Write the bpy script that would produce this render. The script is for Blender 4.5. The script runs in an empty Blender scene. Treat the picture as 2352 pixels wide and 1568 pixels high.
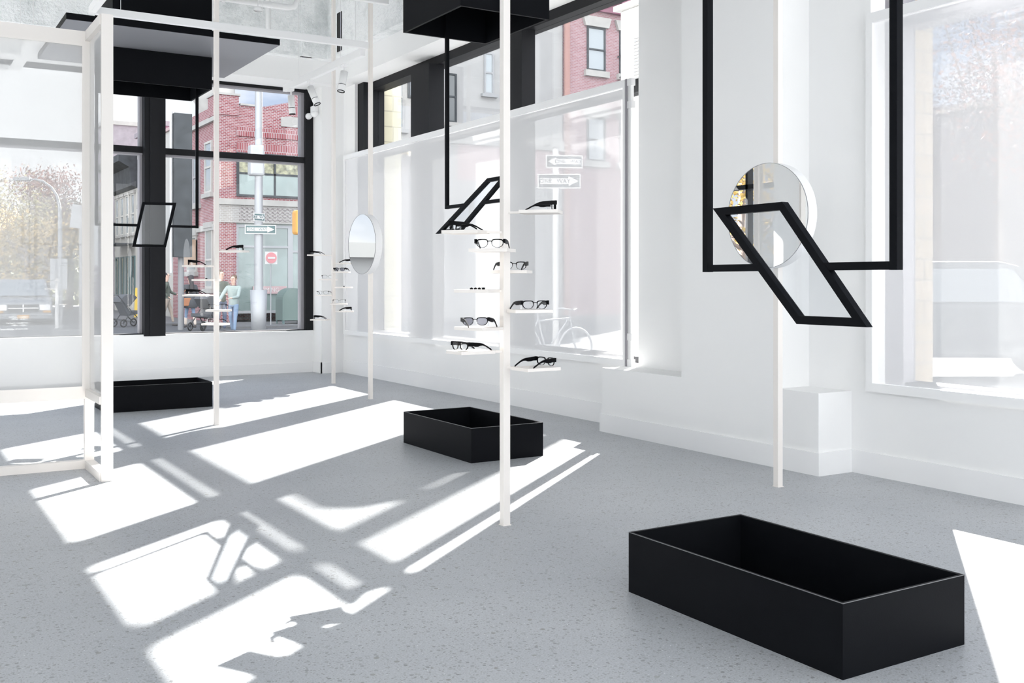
import bpy, bmesh, math, random
from mathutils import Vector, Matrix
random.seed(7)
PI = math.pi
S = bpy.context.scene
COL = S.collection

# ------------------------------------------------------------------ camera
CAM_H, FPX, HOR, YAW = 1.25, 2375.0, 646.0, math.radians(31.5)
FWD = Vector((math.sin(YAW), math.cos(YAW), 0)); RGT = Vector((math.cos(YAW), -math.sin(YAW), 0))
cam_d = bpy.data.cameras.new('camera'); cam = bpy.data.objects.new('camera', cam_d); COL.objects.link(cam)
cam.location = (0, 0, CAM_H); cam.rotation_euler = (PI/2, 0, -YAW)
cam_d.sensor_width = 36.0; cam_d.lens = FPX/2352*36.0
cam_d.shift_y = -(784.0-HOR)/2352; cam_d.clip_start = 0.05; cam_d.clip_end = 400
S.camera = cam

# ------------------------------------------------------------------ sky
W = bpy.data.worlds.new('sky'); S.world = W; W.use_nodes = True
wn = W.node_tree.nodes; wl = W.node_tree.links; wn.clear()
wo = wn.new('ShaderNodeOutputWorld'); bg = wn.new('ShaderNodeBackground')
tc = wn.new('ShaderNodeTexCoord'); sep = wn.new('ShaderNodeSeparateXYZ')
rampz = wn.new('ShaderNodeValToRGB'); mapc = wn.new('ShaderNodeMapping'); noi = wn.new('ShaderNodeTexNoise')
rampc = wn.new('ShaderNodeValToRGB'); mixc = wn.new('ShaderNodeMixRGB')
wl.new(tc.outputs['Generated'], sep.inputs[0]); wl.new(sep.outputs['Z'], rampz.inputs[0])
e = rampz.color_ramp.elements
e[0].position = 0.0; e[0].color = (1.0, 1.0, 1.0, 1); e[1].position = 0.6; e[1].color = (0.42, 0.60, 0.95, 1)
x = e.new(0.10); x.color = (0.66, 0.75, 0.90, 1); x = e.new(0.20); x.color = (0.45, 0.56, 0.78, 1)
mapc.inputs['Scale'].default_value = (2.0, 2.0, 5.0); mapc.inputs['Location'].default_value = (0.35, 0.2, 0.0)
wl.new(tc.outputs['Generated'], mapc.inputs[0]); wl.new(mapc.outputs[0], noi.inputs['Vector'])
noi.inputs['Scale'].default_value = 1.6; noi.inputs['Detail'].default_value = 5
wl.new(noi.outputs[0], rampc.inputs[0]); rampc.color_ramp.elements[0].position = 0.56; rampc.color_ramp.elements[1].position = 0.70
wl.new(rampc.outputs[0], mixc.inputs[0]); wl.new(rampz.outputs[0], mixc.inputs[1]); mixc.inputs[2].default_value = (1.35, 1.35, 1.38, 1)
dotv = wn.new('ShaderNodeVectorMath'); dotv.operation = 'DOT_PRODUCT'; wl.new(tc.outputs['Generated'], dotv.inputs[0]); dotv.inputs[1].default_value = (-0.45, -0.88, 0.15)
mrb = wn.new('ShaderNodeMapRange'); wl.new(dotv.outputs['Value'], mrb.inputs['Value'])
mrb.inputs['From Min'].default_value = -0.1; mrb.inputs['From Max'].default_value = 0.55; mrb.inputs['To Min'].default_value = 0.0; mrb.inputs['To Max'].default_value = 1.0
mixb = wn.new('ShaderNodeMixRGB'); wl.new(mrb.outputs[0], mixb.inputs[0])
dotw = wn.new('ShaderNodeVectorMath'); dotw.operation = 'DOT_PRODUCT'; wl.new(tc.outputs['Generated'], dotw.inputs[0]); dotw.inputs[1].default_value = (0.05, 0.985, 0.16)
mrw = wn.new('ShaderNodeMapRange'); wl.new(dotw.outputs['Value'], mrw.inputs['Value']); mrw.inputs['From Min'].default_value = 0.969; mrw.inputs['From Max'].default_value = 0.986
mixw = wn.new('ShaderNodeMixRGB'); wl.new(mrw.outputs[0], mixw.inputs[0]); wl.new(mixc.outputs[0], mixw.inputs[1]); mixw.inputs[2].default_value = (1.15, 1.17, 1.2, 1)
wl.new(mixw.outputs[0], mixb.inputs[1]); mixb.inputs[2].default_value = (3.3, 3.38, 3.5, 1)  # much brighter sky behind the viewer, added as fill for the room
wl.new(mixb.outputs[0], bg.inputs[0]); wl.new(bg.outputs[0], wo.inputs[0])
bg.inputs[1].default_value = 0.62

# ------------------------------------------------------------------ sun
AZ = Vector((-0.773, -0.634, 0)).normalized(); EL = math.radians(30.5)
sun_dir = Vector((AZ.x*math.cos(EL), AZ.y*math.cos(EL), -math.sin(EL)))
sd = bpy.data.lights.new('sun', 'SUN'); sun = bpy.data.objects.new('sun', sd); COL.objects.link(sun)
sun.rotation_euler = sun_dir.to_track_quat('-Z', 'Y').to_euler(); sun.location = (30, 25, 25)
sd.energy = 30.0; sd.angle = math.radians(0.6); sd.color = (1.0, 0.97, 0.93)

# ------------------------------------------------------------------ exposure
S.view_settings.view_transform = 'Standard'; S.view_settings.look = 'None'
S.view_settings.gamma = 1.0; S.view_settings.use_curve_mapping = False
S.view_settings.exposure = 0.84
S.cycles.max_bounces = 14; S.cycles.diffuse_bounces = 7; S.cycles.transparent_max_bounces = 24
S.cycles.glossy_bounces = 4; S.cycles.transmission_bounces = 6; S.cycles.sample_clamp_indirect = 6.0
S.cycles.use_denoising = True

# ================================================================== materials
def mat(name, col, rough=0.5, metal=0.0, spec=0.5, bump=None, noise=None):
    m = bpy.data.materials.new(name); m.use_nodes = True
    nt = m.node_tree; b = nt.nodes['Principled BSDF']
    b.inputs['Base Color'].default_value = (*col, 1); b.inputs['Roughness'].default_value = rough
    b.inputs['Metallic'].default_value = metal; b.inputs['Specular IOR Level'].default_value = spec
    tcn = nt.nodes.new('ShaderNodeTexCoord')
    if noise:
        sc, amt = noise
        n = nt.nodes.new('ShaderNodeTexNoise'); n.inputs['Scale'].default_value = sc; n.inputs['Detail'].default_value = 6
        r = nt.nodes.new('ShaderNodeValToRGB')
        r.color_ramp.elements[0].position = 0.3; r.color_ramp.elements[1].position = 0.7
        r.color_ramp.elements[0].color = (*[c*(1-amt) for c in col], 1); r.color_ramp.elements[1].color = (*[min(1, c*(1+amt)) for c in col], 1)
        nt.links.new(tcn.outputs['Object'], n.inputs['Vector']); nt.links.new(n.outputs[0], r.inputs[0]); nt.links.new(r.outputs[0], b.inputs['Base Color'])
    if bump:
        sc, st = bump
        n2 = nt.nodes.new('ShaderNodeTexNoise'); n2.inputs['Scale'].default_value = sc; n2.inputs['Detail'].default_value = 5
        bp = nt.nodes.new('ShaderNodeBump'); bp.inputs['Strength'].default_value = st; bp.inputs['Distance'].default_value = 0.02
        nt.links.new(tcn.outputs['Object'], n2.inputs['Vector']); nt.links.new(n2.outputs[0], bp.inputs['Height']); nt.links.new(bp.outputs[0], b.inputs['Normal'])
    return m

def glass(name, tint=(1, 1, 1), refl=0.9, gcol=(1, 1, 1)):
    m = bpy.data.materials.new(name); m.use_nodes = True; nt = m.node_tree; nt.nodes.clear()
    o = nt.nodes.new('ShaderNodeOutputMaterial'); mx = nt.nodes.new('ShaderNodeMixShader')
    t = nt.nodes.new('ShaderNodeBsdfTransparent'); g = nt.nodes.new('ShaderNodeBsdfGlossy'); f = nt.nodes.new('ShaderNodeFresnel')
    mu = nt.nodes.new('ShaderNodeMath'); mu.operation = 'MULTIPLY'; mu.inputs[1].default_value = refl
    t.inputs[0].default_value = (*tint, 1); g.inputs[0].default_value = (*gcol, 1); g.inputs['Roughness'].default_value = 0.0
    geo = nt.nodes.new('ShaderNodeNewGeometry'); mr = nt.nodes.new('ShaderNodeMapRange')
    mr.inputs['To Min'].default_value = 1.45; mr.inputs['To Max'].default_value = 1/1.45
    nt.links.new(geo.outputs['Backfacing'], mr.inputs['Value']); nt.links.new(mr.outputs[0], f.inputs[0])
    nt.links.new(f.outputs[0], mu.inputs[0]); nt.links.new(mu.outputs[0], mx.inputs[0])
    nt.links.new(t.outputs[0], mx.inputs[1]); nt.links.new(g.outputs[0], mx.inputs[2]); nt.links.new(mx.outputs[0], o.inputs[0])
    return m

def scrim(name, col, open_, transl):
    """fine white mesh: open holes, light scattered through and off the threads"""
    m = bpy.data.materials.new(name); m.use_nodes = True; nt = m.node_tree; nt.nodes.clear()
    o = nt.nodes.new('ShaderNodeOutputMaterial'); m1 = nt.nodes.new('ShaderNodeMixShader'); m2 = nt.nodes.new('ShaderNodeMixShader')
    t = nt.nodes.new('ShaderNodeBsdfTransparent'); d = nt.nodes.new('ShaderNodeBsdfDiffuse'); tr = nt.nodes.new('ShaderNodeBsdfTranslucent')
    d.inputs[0].default_value = (*col, 1); tr.inputs[0].default_value = (*col, 1)
    m2.inputs[0].default_value = transl; m1.inputs[0].default_value = 1-open_
    nt.links.new(d.outputs[0], m2.inputs[1]); nt.links.new(tr.outputs[0], m2.inputs[2])
    nt.links.new(t.outputs[0], m1.inputs[1]); nt.links.new(m2.outputs[0], m1.inputs[2]); nt.links.new(m1.outputs[0], o.inputs[0])
    return m

def brick(name, c1, c2, mortar, scale=1.0, bw=0.22, bh=0.075, msize=0.012, rough=0.9):
    m = bpy.data.materials.new(name); m.use_nodes = True; nt = m.node_tree; b = nt.nodes['Principled BSDF']
    b.inputs['Roughness'].default_value = rough; b.inputs['Specular IOR Level'].default_value = 0.2
    tcn = nt.nodes.new('ShaderNodeTexCoord'); sp = nt.nodes.new('ShaderNodeSeparateXYZ'); ad = nt.nodes.new('ShaderNodeMath'); cb = nt.nodes.new('ShaderNodeCombineXYZ')
    nt.links.new(tcn.outputs['Object'], sp.inputs[0]); nt.links.new(sp.outputs[0], ad.inputs[0]); nt.links.new(sp.outputs[1], ad.inputs[1])
    nt.links.new(ad.outputs[0], cb.inputs[0]); nt.links.new(sp.outputs[2], cb.inputs[1])
    br = nt.nodes.new('ShaderNodeTexBrick'); nt.links.new(cb.outputs[0], br.inputs['Vector'])
    br.inputs['Color1'].default_value = (*c1, 1); br.inputs['Color2'].default_value = (*c2, 1); br.inputs['Mortar'].default_value = (*mortar, 1)
    br.inputs['Scale'].default_value = scale; br.inputs['Brick Width'].default_value = bw; br.inputs['Row Height'].default_value = bh
    br.inputs['Mortar Size'].default_value = msize
    nt.links.new(br.outputs['Color'], b.inputs['Base Color'])
    return m

def floor_mat():
    m = bpy.data.materials.new('polished_concrete'); m.use_nodes = True; nt = m.node_tree; b = nt.nodes['Principled BSDF']
    N = nt.nodes.new; L = nt.links.new
    tcn = N('ShaderNodeTexCoord')
    big = N('ShaderNodeTexNoise'); big.inputs['Scale'].default_value = 0.9; big.inputs['Detail'].default_value = 8; L(tcn.outputs['Object'], big.inputs['Vector'])
    rb = N('ShaderNodeValToRGB'); rb.color_ramp.elements[0].position = 0.32; rb.color_ramp.elements[1].position = 0.7
    rb.color_ramp.elements[0].color = (0.395, 0.410, 0.430, 1); rb.color_ramp.elements[1].color = (0.475, 0.488, 0.505, 1); L(big.outputs[0], rb.inputs[0])
    fine = N('ShaderNodeTexNoise'); fine.inputs['Scale'].default_value = 160; fine.inputs['Detail'].default_value = 3; L(tcn.outputs['Object'], fine.inputs['Vector'])
    mf = N('ShaderNodeMixRGB'); mf.blend_type = 'OVERLAY'; mf.inputs[0].default_value = 0.35; L(rb.outputs[0], mf.inputs[1]); L(fine.outputs[0], mf.inputs[2])
    last = mf
    for sc, thr, colr, gate in ((38, 0.26, (0.25, 0.25, 0.255), 0.50), (75, 0.30, (0.27, 0.27, 0.27), 0.42), (17, 0.16, (0.27, 0.265, 0.25), 0.62), (120, 0.3, (0.30, 0.30, 0.30), 0.5), (55, 0.13, (0.72, 0.72, 0.72), 0.55), (9, 0.03, (0.06, 0.06, 0.06), 0.6)):
        v = N('ShaderNodeTexVoronoi'); v.inputs['Scale'].default_value = sc; L(tcn.outputs['Object'], v.inputs['Vector'])
        sepc = N('ShaderNodeSeparateColor'); L(v.outputs['Color'], sepc.inputs[0])
        lt = N('ShaderNodeMath'); lt.operation = 'LESS_THAN'; lt.inputs[1].default_value = thr; L(v.outputs['Distance'], lt.inputs[0])
        gt = N('ShaderNodeMath'); gt.operation = 'GREATER_THAN'; gt.inputs[1].default_value = gate; L(sepc.outputs[0], gt.inputs[0])
        mu = N('ShaderNodeMath'); mu.operation = 'MULTIPLY'; L(lt.outputs[0], mu.inputs[0]); L(gt.outputs[0], mu.inputs[1])
        mu2 = N('ShaderNodeMath'); mu2.operation = 'MULTIPLY'; L(mu.outputs[0], mu2.inputs[0]); pw = N('ShaderNodeMath'); pw.operation = 'POWER'; pw.inputs[1].default_value = 0.6; L(sepc.outputs[1], pw.inputs[0]); L(pw.outputs[0], mu2.inputs[1])
        mx = N('ShaderNodeMixRGB'); L(mu2.outputs[0], mx.inputs[0]); L(last.outputs[0], mx.inputs[1]); mx.inputs[2].default_value = (*colr, 1); last = mx
    # hairline cracks
    dn = N('ShaderNodeTexNoise'); dn.inputs['Scale'].default_value = 3.0; L(tcn.outputs['Object'], dn.inputs['Vector'])
    av = N('ShaderNodeVectorMath'); av.operation = 'ADD'; L(tcn.outputs['Object'], av.inputs[0]); L(dn.outputs['Color'], av.inputs[1])
    cr = N('ShaderNodeTexVoronoi'); cr.feature = 'DISTANCE_TO_EDGE'; cr.inputs['Scale'].default_value = 0.55; L(av.outputs[0], cr.inputs['Vector'])
    cl = N('ShaderNodeMath'); cl.operation = 'LESS_THAN'; cl.inputs[1].default_value = 0.0011; L(cr.outputs['Distance'], cl.inputs[0])
    ch = N('ShaderNodeMath'); ch.operation = 'MULTIPLY'; ch.inputs[1].default_value = 0.35; L(cl.outputs[0], ch.inputs[0])
    mx = N('ShaderNodeMixRGB'); L(ch.outputs[0], mx.inputs[0]); L(last.outputs[0], mx.inputs[1]); mx.inputs[2].default_value = (0.12, 0.12, 0.12, 1)
    L(mx.outputs[0], b.inputs['Base Color']); b.inputs['Roughness'].default_value = 0.42; b.inputs['Specular IOR Level'].default_value = 0.35
    return m

def rough_ceiling_mat():
    m = bpy.data.materials.new('rough_painted_plaster'); m.use_nodes = True; nt = m.node_tree; b = nt.nodes['Principled BSDF']
    N = nt.nodes.new; L = nt.links.new; tcn = N('ShaderNodeTexCoord')
    n = N('ShaderNodeTexNoise'); n.inputs['Scale'].default_value = 2.2; n.inputs['Detail'].default_value = 9; n.inputs['Roughness'].default_value = 0.75; L(tcn.outputs['Object'], n.inputs['Vector'])
    r = N('ShaderNodeValToRGB'); r.color_ramp.elements[0].position = 0.30; r.color_ramp.elements[0].color = (0.68, 0.71, 0.71, 1)
    r.color_ramp.elements[1].position = 0.52; r.color_ramp.elements[1].color = (0.94, 0.955, 0.955, 1); L(n.outputs[0], r.inputs[0]); L(r.outputs[0], b.inputs['Base Color'])
    n2 = N('ShaderNodeTexNoise'); n2.inputs['Scale'].default_value = 30; n2.inputs['Detail'].default_value = 8; L(tcn.outputs['Object'], n2.inputs['Vector'])
    bp = N('ShaderNodeBump'); bp.inputs['Strength'].default_value = 0.9; bp.inputs['Distance'].default_value = 0.035; L(n2.outputs[0], bp.inputs['Height']); L(bp.outputs[0], b.inputs['Normal'])
    b.inputs['Roughness'].default_value = 0.95
    return m

M = dict(
    wall=mat('white_wall_paint', (0.86, 0.86, 0.855), 0.75, spec=0.3, bump=(60, 0.02)),
    base=mat('white_baseboard_paint', (0.86, 0.86, 0.86), 0.55),
    white=mat('white_metal_paint', (0.82, 0.78, 0.74), 0.5),
    shelf=mat('white_shelf_paint', (0.83, 0.79, 0.75), 0.5),
    bright=mat('bright_white_enamel', (0.86, 0.86, 0.86), 0.45),
    track=mat('white_track_enamel', (0.84, 0.84, 0.84), 0.5),
    black=mat('black_powder_coat', (0.005, 0.0056, 0.0072), 0.5, spec=0.065, bump=(300, 0.04)),
    frameblk=mat('black_window_frame', (0.011, 0.0115, 0.0135), 0.55, spec=0.18),
    seam=mat('pale_rim_edge', (0.16, 0.16, 0.165), 0.4),
    graymet=mat('grey_metal_trim', (0.30, 0.29, 0.31), 0.5),
    glass=glass('clear_window_glass', (0.985, 0.99, 0.99), 0.85),
    lens=glass('clear_lens', (0.97, 0.98, 0.99), 0.9),
    dark=glass('grey_sun_lens', (0.36, 0.36, 0.41), 1.0),
    pane=glass('thin_clear_pane', (0.93, 0.94, 0.95), 1.3),
    scrim=scrim('white_window_mesh', (0.94, 0.94, 0.95), 0.30, 0.012),
    screen=scrim('white_screen_mesh', (0.74, 0.74, 0.735), 0.44, 0.10),
    floor=floor_mat(), ceil=rough_ceiling_mat(),
    mirror=mat('silvered_mirror', (0.93, 0.94, 0.94), 0.0, 1.0),
    blackplastic=mat('black_acetate', (0.0025, 0.0025, 0.0035), 0.35, spec=0.07),
    clear=glass('clear_acrylic', (0.96, 0.97, 0.98), 1.2),
    asphalt=mat('pale_asphalt', (0.087, 0.090, 0.096), 0.95, noise=(6, 0.15)),
    pave=mat('pale_pavement', (0.116, 0.119, 0.125), 0.95, noise=(2, 0.1)),
    brick=brick('red_brick', (0.20, 0.045, 0.055), (0.29, 0.10, 0.11), (0.36, 0.33, 0.34), bw=0.135, bh=0.054, msize=0.009),
    brick2=brick('pinkish_red_brick', (0.267, 0.128, 0.145), (0.325, 0.186, 0.203), (0.348, 0.302, 0.313), bw=0.17, bh=0.064, msize=0.010),
    soldier=brick('upright_red_brick', (0.21, 0.04, 0.05), (0.29, 0.09, 0.10), (0.36, 0.33, 0.34), bw=0.06, bh=0.33, msize=0.010),
    greybrick=brick('greyish_brick', (0.232, 0.209, 0.215), (0.290, 0.261, 0.267), (0.360, 0.348, 0.348), bw=0.3, bh=0.1, msize=0.012),
    palebrick=brick('pale_brick_band', (0.290, 0.273, 0.261), (0.336, 0.325, 0.313), (0.406, 0.406, 0.400), bw=0.15, bh=0.06, msize=0.010),
    yellow=brick('cream_glazed_brick', (0.518, 0.490, 0.374), (0.547, 0.518, 0.410), (0.374, 0.360, 0.288), bw=0.42, bh=0.21, msize=0.008),
    tanbrick=brick('tan_glazed_brick', (0.363, 0.303, 0.231), (0.396, 0.330, 0.264), (0.275, 0.248, 0.209), bw=0.42, bh=0.14, msize=0.008),
    stone=mat('pale_stone', (0.360, 0.354, 0.342), 0.9, noise=(3, 0.08)),
    stucco=mat('grey_stucco', (0.319, 0.319, 0.319), 0.95, noise=(0.6, 0.1)),
    purple=mat('purple_pink_paint', (0.302, 0.162, 0.220), 0.9), lilac=mat('lilac_brick', (0.27, 0.245, 0.27), 0.9, noise=(4, 0.12)),
    cream=mat('cream_render', (0.418, 0.412, 0.394), 0.9), maroon=mat('maroon_paint', (0.232, 0.099, 0.145), 0.8),
    slate=mat('dark_slate_paint', (0.043, 0.049, 0.055), 0.7, noise=(3, 0.3)), darkglass=mat('dark_window_pane', (0.093, 0.104, 0.110), 0.08, spec=0.8),
    paleglass=mat('pale_window_pane', (0.278, 0.313, 0.336), 0.08, spec=0.8), greenglass=mat('greenish_shop_pane', (0.191, 0.244, 0.238), 0.08, spec=0.8, noise=(0.8, 0.25)),
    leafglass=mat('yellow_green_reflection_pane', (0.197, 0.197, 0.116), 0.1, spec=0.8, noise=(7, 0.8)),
    green=mat('mailbox_green', (0.116, 0.168, 0.157), 0.6), teal=mat('dark_teal_paint', (0.075, 0.128, 0.133), 0.6),
    signwhite=mat('white_sign_face', (0.493, 0.493, 0.493), 0.5), signblack=mat('black_sign_face', (0.116, 0.128, 0.133), 0.6), signgrey=mat('grey_sign_back', (0.261, 0.267, 0.278), 0.5),
    signred=mat('red_sign_ring', (0.50, 0.20, 0.22), 0.5), orange=mat('traffic_yellow', (0.493, 0.244, 0.035), 0.5), pink=mat('pink_paint', (0.418, 0.302, 0.313), 0.8),
    galv=mat('galvanised_steel', (0.319, 0.331, 0.348), 0.45, 0.3), lampgrey=mat('grey_lamp_pole', (0.232, 0.238, 0.249), 0.5),
    car=mat('silver_car_paint', (0.17, 0.18, 0.195), 0.25, 0.2), carwhite=mat('white_car_paint', (0.75, 0.75, 0.76), 0.25), carred=mat('red_car_lamp', (0.5, 0.05, 0.05), 0.3),
    carglass=mat('car_window', (0.12, 0.14, 0.16), 0.05, spec=0.8), tyre=mat('tyre_rubber', (0.03, 0.03, 0.03), 0.8), chrome=mat('chrome', (0.7, 0.7, 0.72), 0.2, 0.9),
    bark=mat('grey_bark', (0.20, 0.16, 0.14), 0.95), leaf1=mat('olive_yellow_leaves', (0.42, 0.36, 0.16), 0.9), leaf2=mat('rust_red_leaves', (0.310, 0.136, 0.099), 0.9),
    leaf3=mat('golden_leaves', (0.384, 0.260, 0.074), 0.9), leaf4=mat('dull_green_leaves', (0.149, 0.161, 0.093), 0.9), leaf5=mat('purple_brown_leaves', (0.10, 0.065, 0.08), 0.9),
    skin=mat('skin', (0.62, 0.42, 0.34), 0.6), hair=mat('dark_hair', (0.045, 0.04, 0.045), 0.6), hairlt=mat('light_hair', (0.13, 0.085, 0.055), 0.7),
    coat=mat('dark_grey_coat', (0.07, 0.075, 0.085), 0.85), jean=mat('blue_denim', (0.20, 0.28, 0.40), 0.85), tan=mat('tan_leather', (0.42, 0.18, 0.09), 0.6),
    boot=mat('dark_boot', (0.05, 0.045, 0.045), 0.6), khaki=mat('khaki_cloth', (0.38, 0.32, 0.27), 0.85), olive=mat('olive_jacket', (0.10, 0.12, 0.10), 0.85),
    navy=mat('navy_trousers', (0.10, 0.13, 0.20), 0.85), whitecloth=mat('white_cloth', (0.80, 0.78, 0.77), 0.85), sage=mat('sage_grey_cloth', (0.30, 0.36, 0.35), 0.85),
    ltcalf=mat('pale_leggings', (0.60, 0.52, 0.46), 0.8), yellowp=mat('yellow_plastic', (0.80, 0.55, 0.06), 0.5), textw=mat('white_vinyl_lettering', (0.88, 0.88, 0.88), 0.6),
    bulb=mat('lamp_reflector', (0.75, 0.75, 0.75), 0.2, 0.5), gap=mat('dark_gap', (0.03, 0.03, 0.03), 0.9),
)

# ================================================================== mesh helpers
class MB:
    def __init__(s): s.v = []; s.f = []; s.smooth = set()
    def add(s, verts, faces, smooth=False):
        o = len(s.v); s.v += [Vector(p) for p in verts]
        for f in faces:
            if smooth: s.smooth.add(len(s.f))
            s.f.append([o+i for i in f])
        return s
    def box(s, x0, y0, z0, x1, y1, z1):
        x0, x1 = sorted((x0, x1)); y0, y1 = sorted((y0, y1)); z0, z1 = sorted((z0, z1))
        v = [(x0, y0, z0), (x1, y0, z0), (x1, y1, z0), (x0, y1, z0), (x0, y0, z1), (x1, y0, z1), (x1, y1, z1), (x0, y1, z1)]
        return s.add(v, [(0, 3, 2, 1), (4, 5, 6, 7), (0, 1, 5, 4), (1, 2, 6, 5), (2, 3, 7, 6), (3, 0, 4, 7)])
    def obox(s, c, ax, ay, az):
        c = Vector(c); ax = Vector(ax); ay = Vector(ay); az = Vector(az)
        v = [c+i*ax+j*ay+k*az for k in (-1, 1) for (i, j) in ((-1, -1), (1, -1), (1, 1), (-1, 1))]
        fs = [(0, 3, 2, 1), (4, 5, 6, 7), (0, 1, 5, 4), (1, 2, 6, 5), (2, 3, 7, 6), (3, 0, 4, 7)]
        if ax.cross(ay).dot(az) < 0: fs = [f[::-1] for f in fs]
        return s.add(v, fs)
    def bar(s, p, q, w, h, up=(0, 0, 1)):
        p = Vector(p); q = Vector(q); d = (q-p); l = d.length; d.normalize(); up = Vector(up)
        if abs(d.dot(up)) > 0.98: up = Vector((0, 1, 0))
        sx = d.cross(up).normalized(); uz = sx.cross(d).normalized()
        return s.obox((p+q)/2, d*l/2, sx*w/2, uz*h/2)
    def tube(s, pts, r, n=8, closed=False, caps=True):
        pts = [Vector(p) for p in pts]; rr = r if isinstance(r, (list, tuple)) else [r]*len(pts)
        rings = []; m = len(pts); prev = None
        for i, p in enumerate(pts):
            a = pts[(i-1) % m] if (closed or i > 0) else p; b = pts[(i+1) % m] if (closed or i < m-1) else p
            d = (b-a).normalized()
            if prev is None:
                u = d.orthogonal().normalized()
            else:
                u = (prev-d*prev.dot(d)); u = u.normalized() if u.length > 1e-6 else d.orthogonal().normalized()
            prev = u; w = d.cross(u)
            rings.append([p+rr[i]*(math.cos(2*PI*k/n)*u+math.sin(2*PI*k/n)*w) for k in range(n)])
        v = [q for R in rings for q in R]; f = []
        for i in range(m if closed else m-1):
            for k in range(n):
                a = i*n+k; b = i*n+(k+1) % n; j = (i+1) % m
                f.append((a, b, j*n+(k+1) % n, j*n+k))
        s.add(v, f, True)
        if caps and not closed:
            s.add(rings[0], [tuple(range(n))[::-1]]); s.add(rings[-1], [tuple(range(n))])
        return s
    def lathe(s, prof, c=(0, 0, 0), n=24, axis='z'):
        c = Vector(c); v = []; f = []
        for (r, h) in prof:
            for k in range(n):
                a = 2*PI*k/n; p = Vector((r*math.cos(a), r*math.sin(a), h))
                if axis == 'y': p = Vector((p.x, p.z, -p.y))
                if axis == 'x': p = Vector((p.z, p.x, p.y))
                v.append(c+p)
        for i in range(len(prof)-1):
            for k in range(n): f.append((i*n+k, i*n+(k+1) % n, (i+1)*n+(k+1) % n, (i+1)*n+k))
        return s.add(v, f, True)
    def prism(s, poly, d, flip=False):
        """closed polygon (3-D points) pushed along d"""
        poly = [Vector(p) for p in poly]; d = Vector(d); n = len(poly)
        nrm = sum(((poly[i]-poly[0]).cross(poly[(i+1) % n]-poly[0]) for i in range(1, n-1)), Vector())
        if nrm.dot(d) > 0: poly = poly[::-1]
        v = poly+[p+d for p in poly]
        return s.add(v, [tuple(range(n)), tuple(range(n, 2*n))[::-1]]+[(i, n+i, n+(i+1) % n, (i+1) % n) for i in range(n)][::1])
    def ring(s, poly_o, poly_i, d):
        """frame between an outer and an inner loop, pushed along d"""
        n = len(poly_o); O = [Vector(p) for p in poly_o]; I = [Vector(p) for p in poly_i]; d = Vector(d)
        v = O+I+[p+d for p in O]+[p+d for p in I]; f = []
        for i in range(n):
            j = (i+1) % n
            f += [(i, j, n+j, n+i), (2*n+i, 3*n+i, 3*n+j, 2*n+j), (i, 2*n+i, 2*n+j, j), (n+i, n+j, 3*n+j, 3*n+i)]
        return s.add(v, f)
    def build(s, name, m, parent=None, local=False, bevel=0.0, fix=True):
        me = bpy.data.meshes.new(name)
        off = Vector((0, 0, 0))
        if parent is not None and not local:
            q = parent
            while q is not None: off += Vector(q.location); q = q.parent
        me.from_pydata([tuple(p-off) for p in s.v], [], s.f)
        for i in s.smooth: me.polygons[i].use_smooth = True
        if fix:
            bm = bmesh.new(); bm.from_mesh(me); bmesh.ops.recalc_face_normals(bm, faces=bm.faces); bm.to_mesh(me); bm.free()
        me.materials.append(m if not isinstance(m, str) else M[m]); me.update()
        o = bpy.data.objects.new(name, me); COL.objects.link(o)
        if parent is not None: o.parent = parent
        if bevel:
            b = o.modifiers.new('edge', 'BEVEL'); b.width = bevel; b.segments = 2; b.limit_method = 'ANGLE'
        return o

def tag(o, label, cat, group=None, kind=None):
    o['label'] = label; o['category'] = cat
    if group: o['group'] = group
    if kind: o['kind'] = kind
    return o
def thing(name, label, cat, loc=(0, 0, 0), rz=0.0, group=None, kind=None):
    o = bpy.data.objects.new(name, None); COL.objects.link(o); o.empty_display_size = 0.1
    o.location = loc; o.rotation_euler = (0, 0, rz); return tag(o, label, cat, group, kind)
def struct(mb, name, m, label, cat, bevel=0.0):
    return tag(mb.build(name, m, None, bevel=bevel), label, cat, kind='structure')
def dup(root, loc, rz, label, group=None):
    r = root.copy(); COL.objects.link(r); r.location = loc; r.rotation_euler = (0, 0, rz); r['label'] = label
    if group: r['group'] = group
    for ch in list(root.children):
        c = ch.copy(); COL.objects.link(c); c.parent = r
        for g in list(ch.children):
            d = g.copy(); COL.objects.link(d); d.parent = c
    return r
def text_mesh(name, body, size, m, parent, mw, align='CENTER'):
    cu = bpy.data.curves.new(name, 'FONT'); cu.body = body; cu.size = size; cu.align_x = align; cu.align_y = 'CENTER'; cu.extrude = 0.002
    t = bpy.data.objects.new('tmp', cu); COL.objects.link(t)
    dg = bpy.context.evaluated_depsgraph_get(); me = bpy.data.meshes.new_from_object(t.evaluated_get(dg))
    bpy.data.objects.remove(t); bpy.data.curves.remove(cu)
    me.materials.clear(); me.materials.append(M[m]); me.transform(mw)
    o = bpy.data.objects.new(name, me); COL.objects.link(o); o.parent = parent
    return o
def at(px, py, depth):
    """world point seen at a photo pixel, at a given distance along the lens axis"""
    return Vector((0, 0, CAM_H))+depth*(FWD+RGT*((px-1176)/FPX)+Vector((0, 0, (HOR-py)/FPX)))
def ground(px, depth, z=-0.2):
    p = at(px, HOR, depth); p.z = z; return p

# ================================================================== setting: shell
XW, XO, YB, YO = 5.46, 5.80, 13.65, 13.95        # inner and outer faces of the right and back walls
XL, YR = -4.7, -4.5
ZC, ZS = 5.15, 3.90                                # rough slab, drywall bulkhead underside

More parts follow.
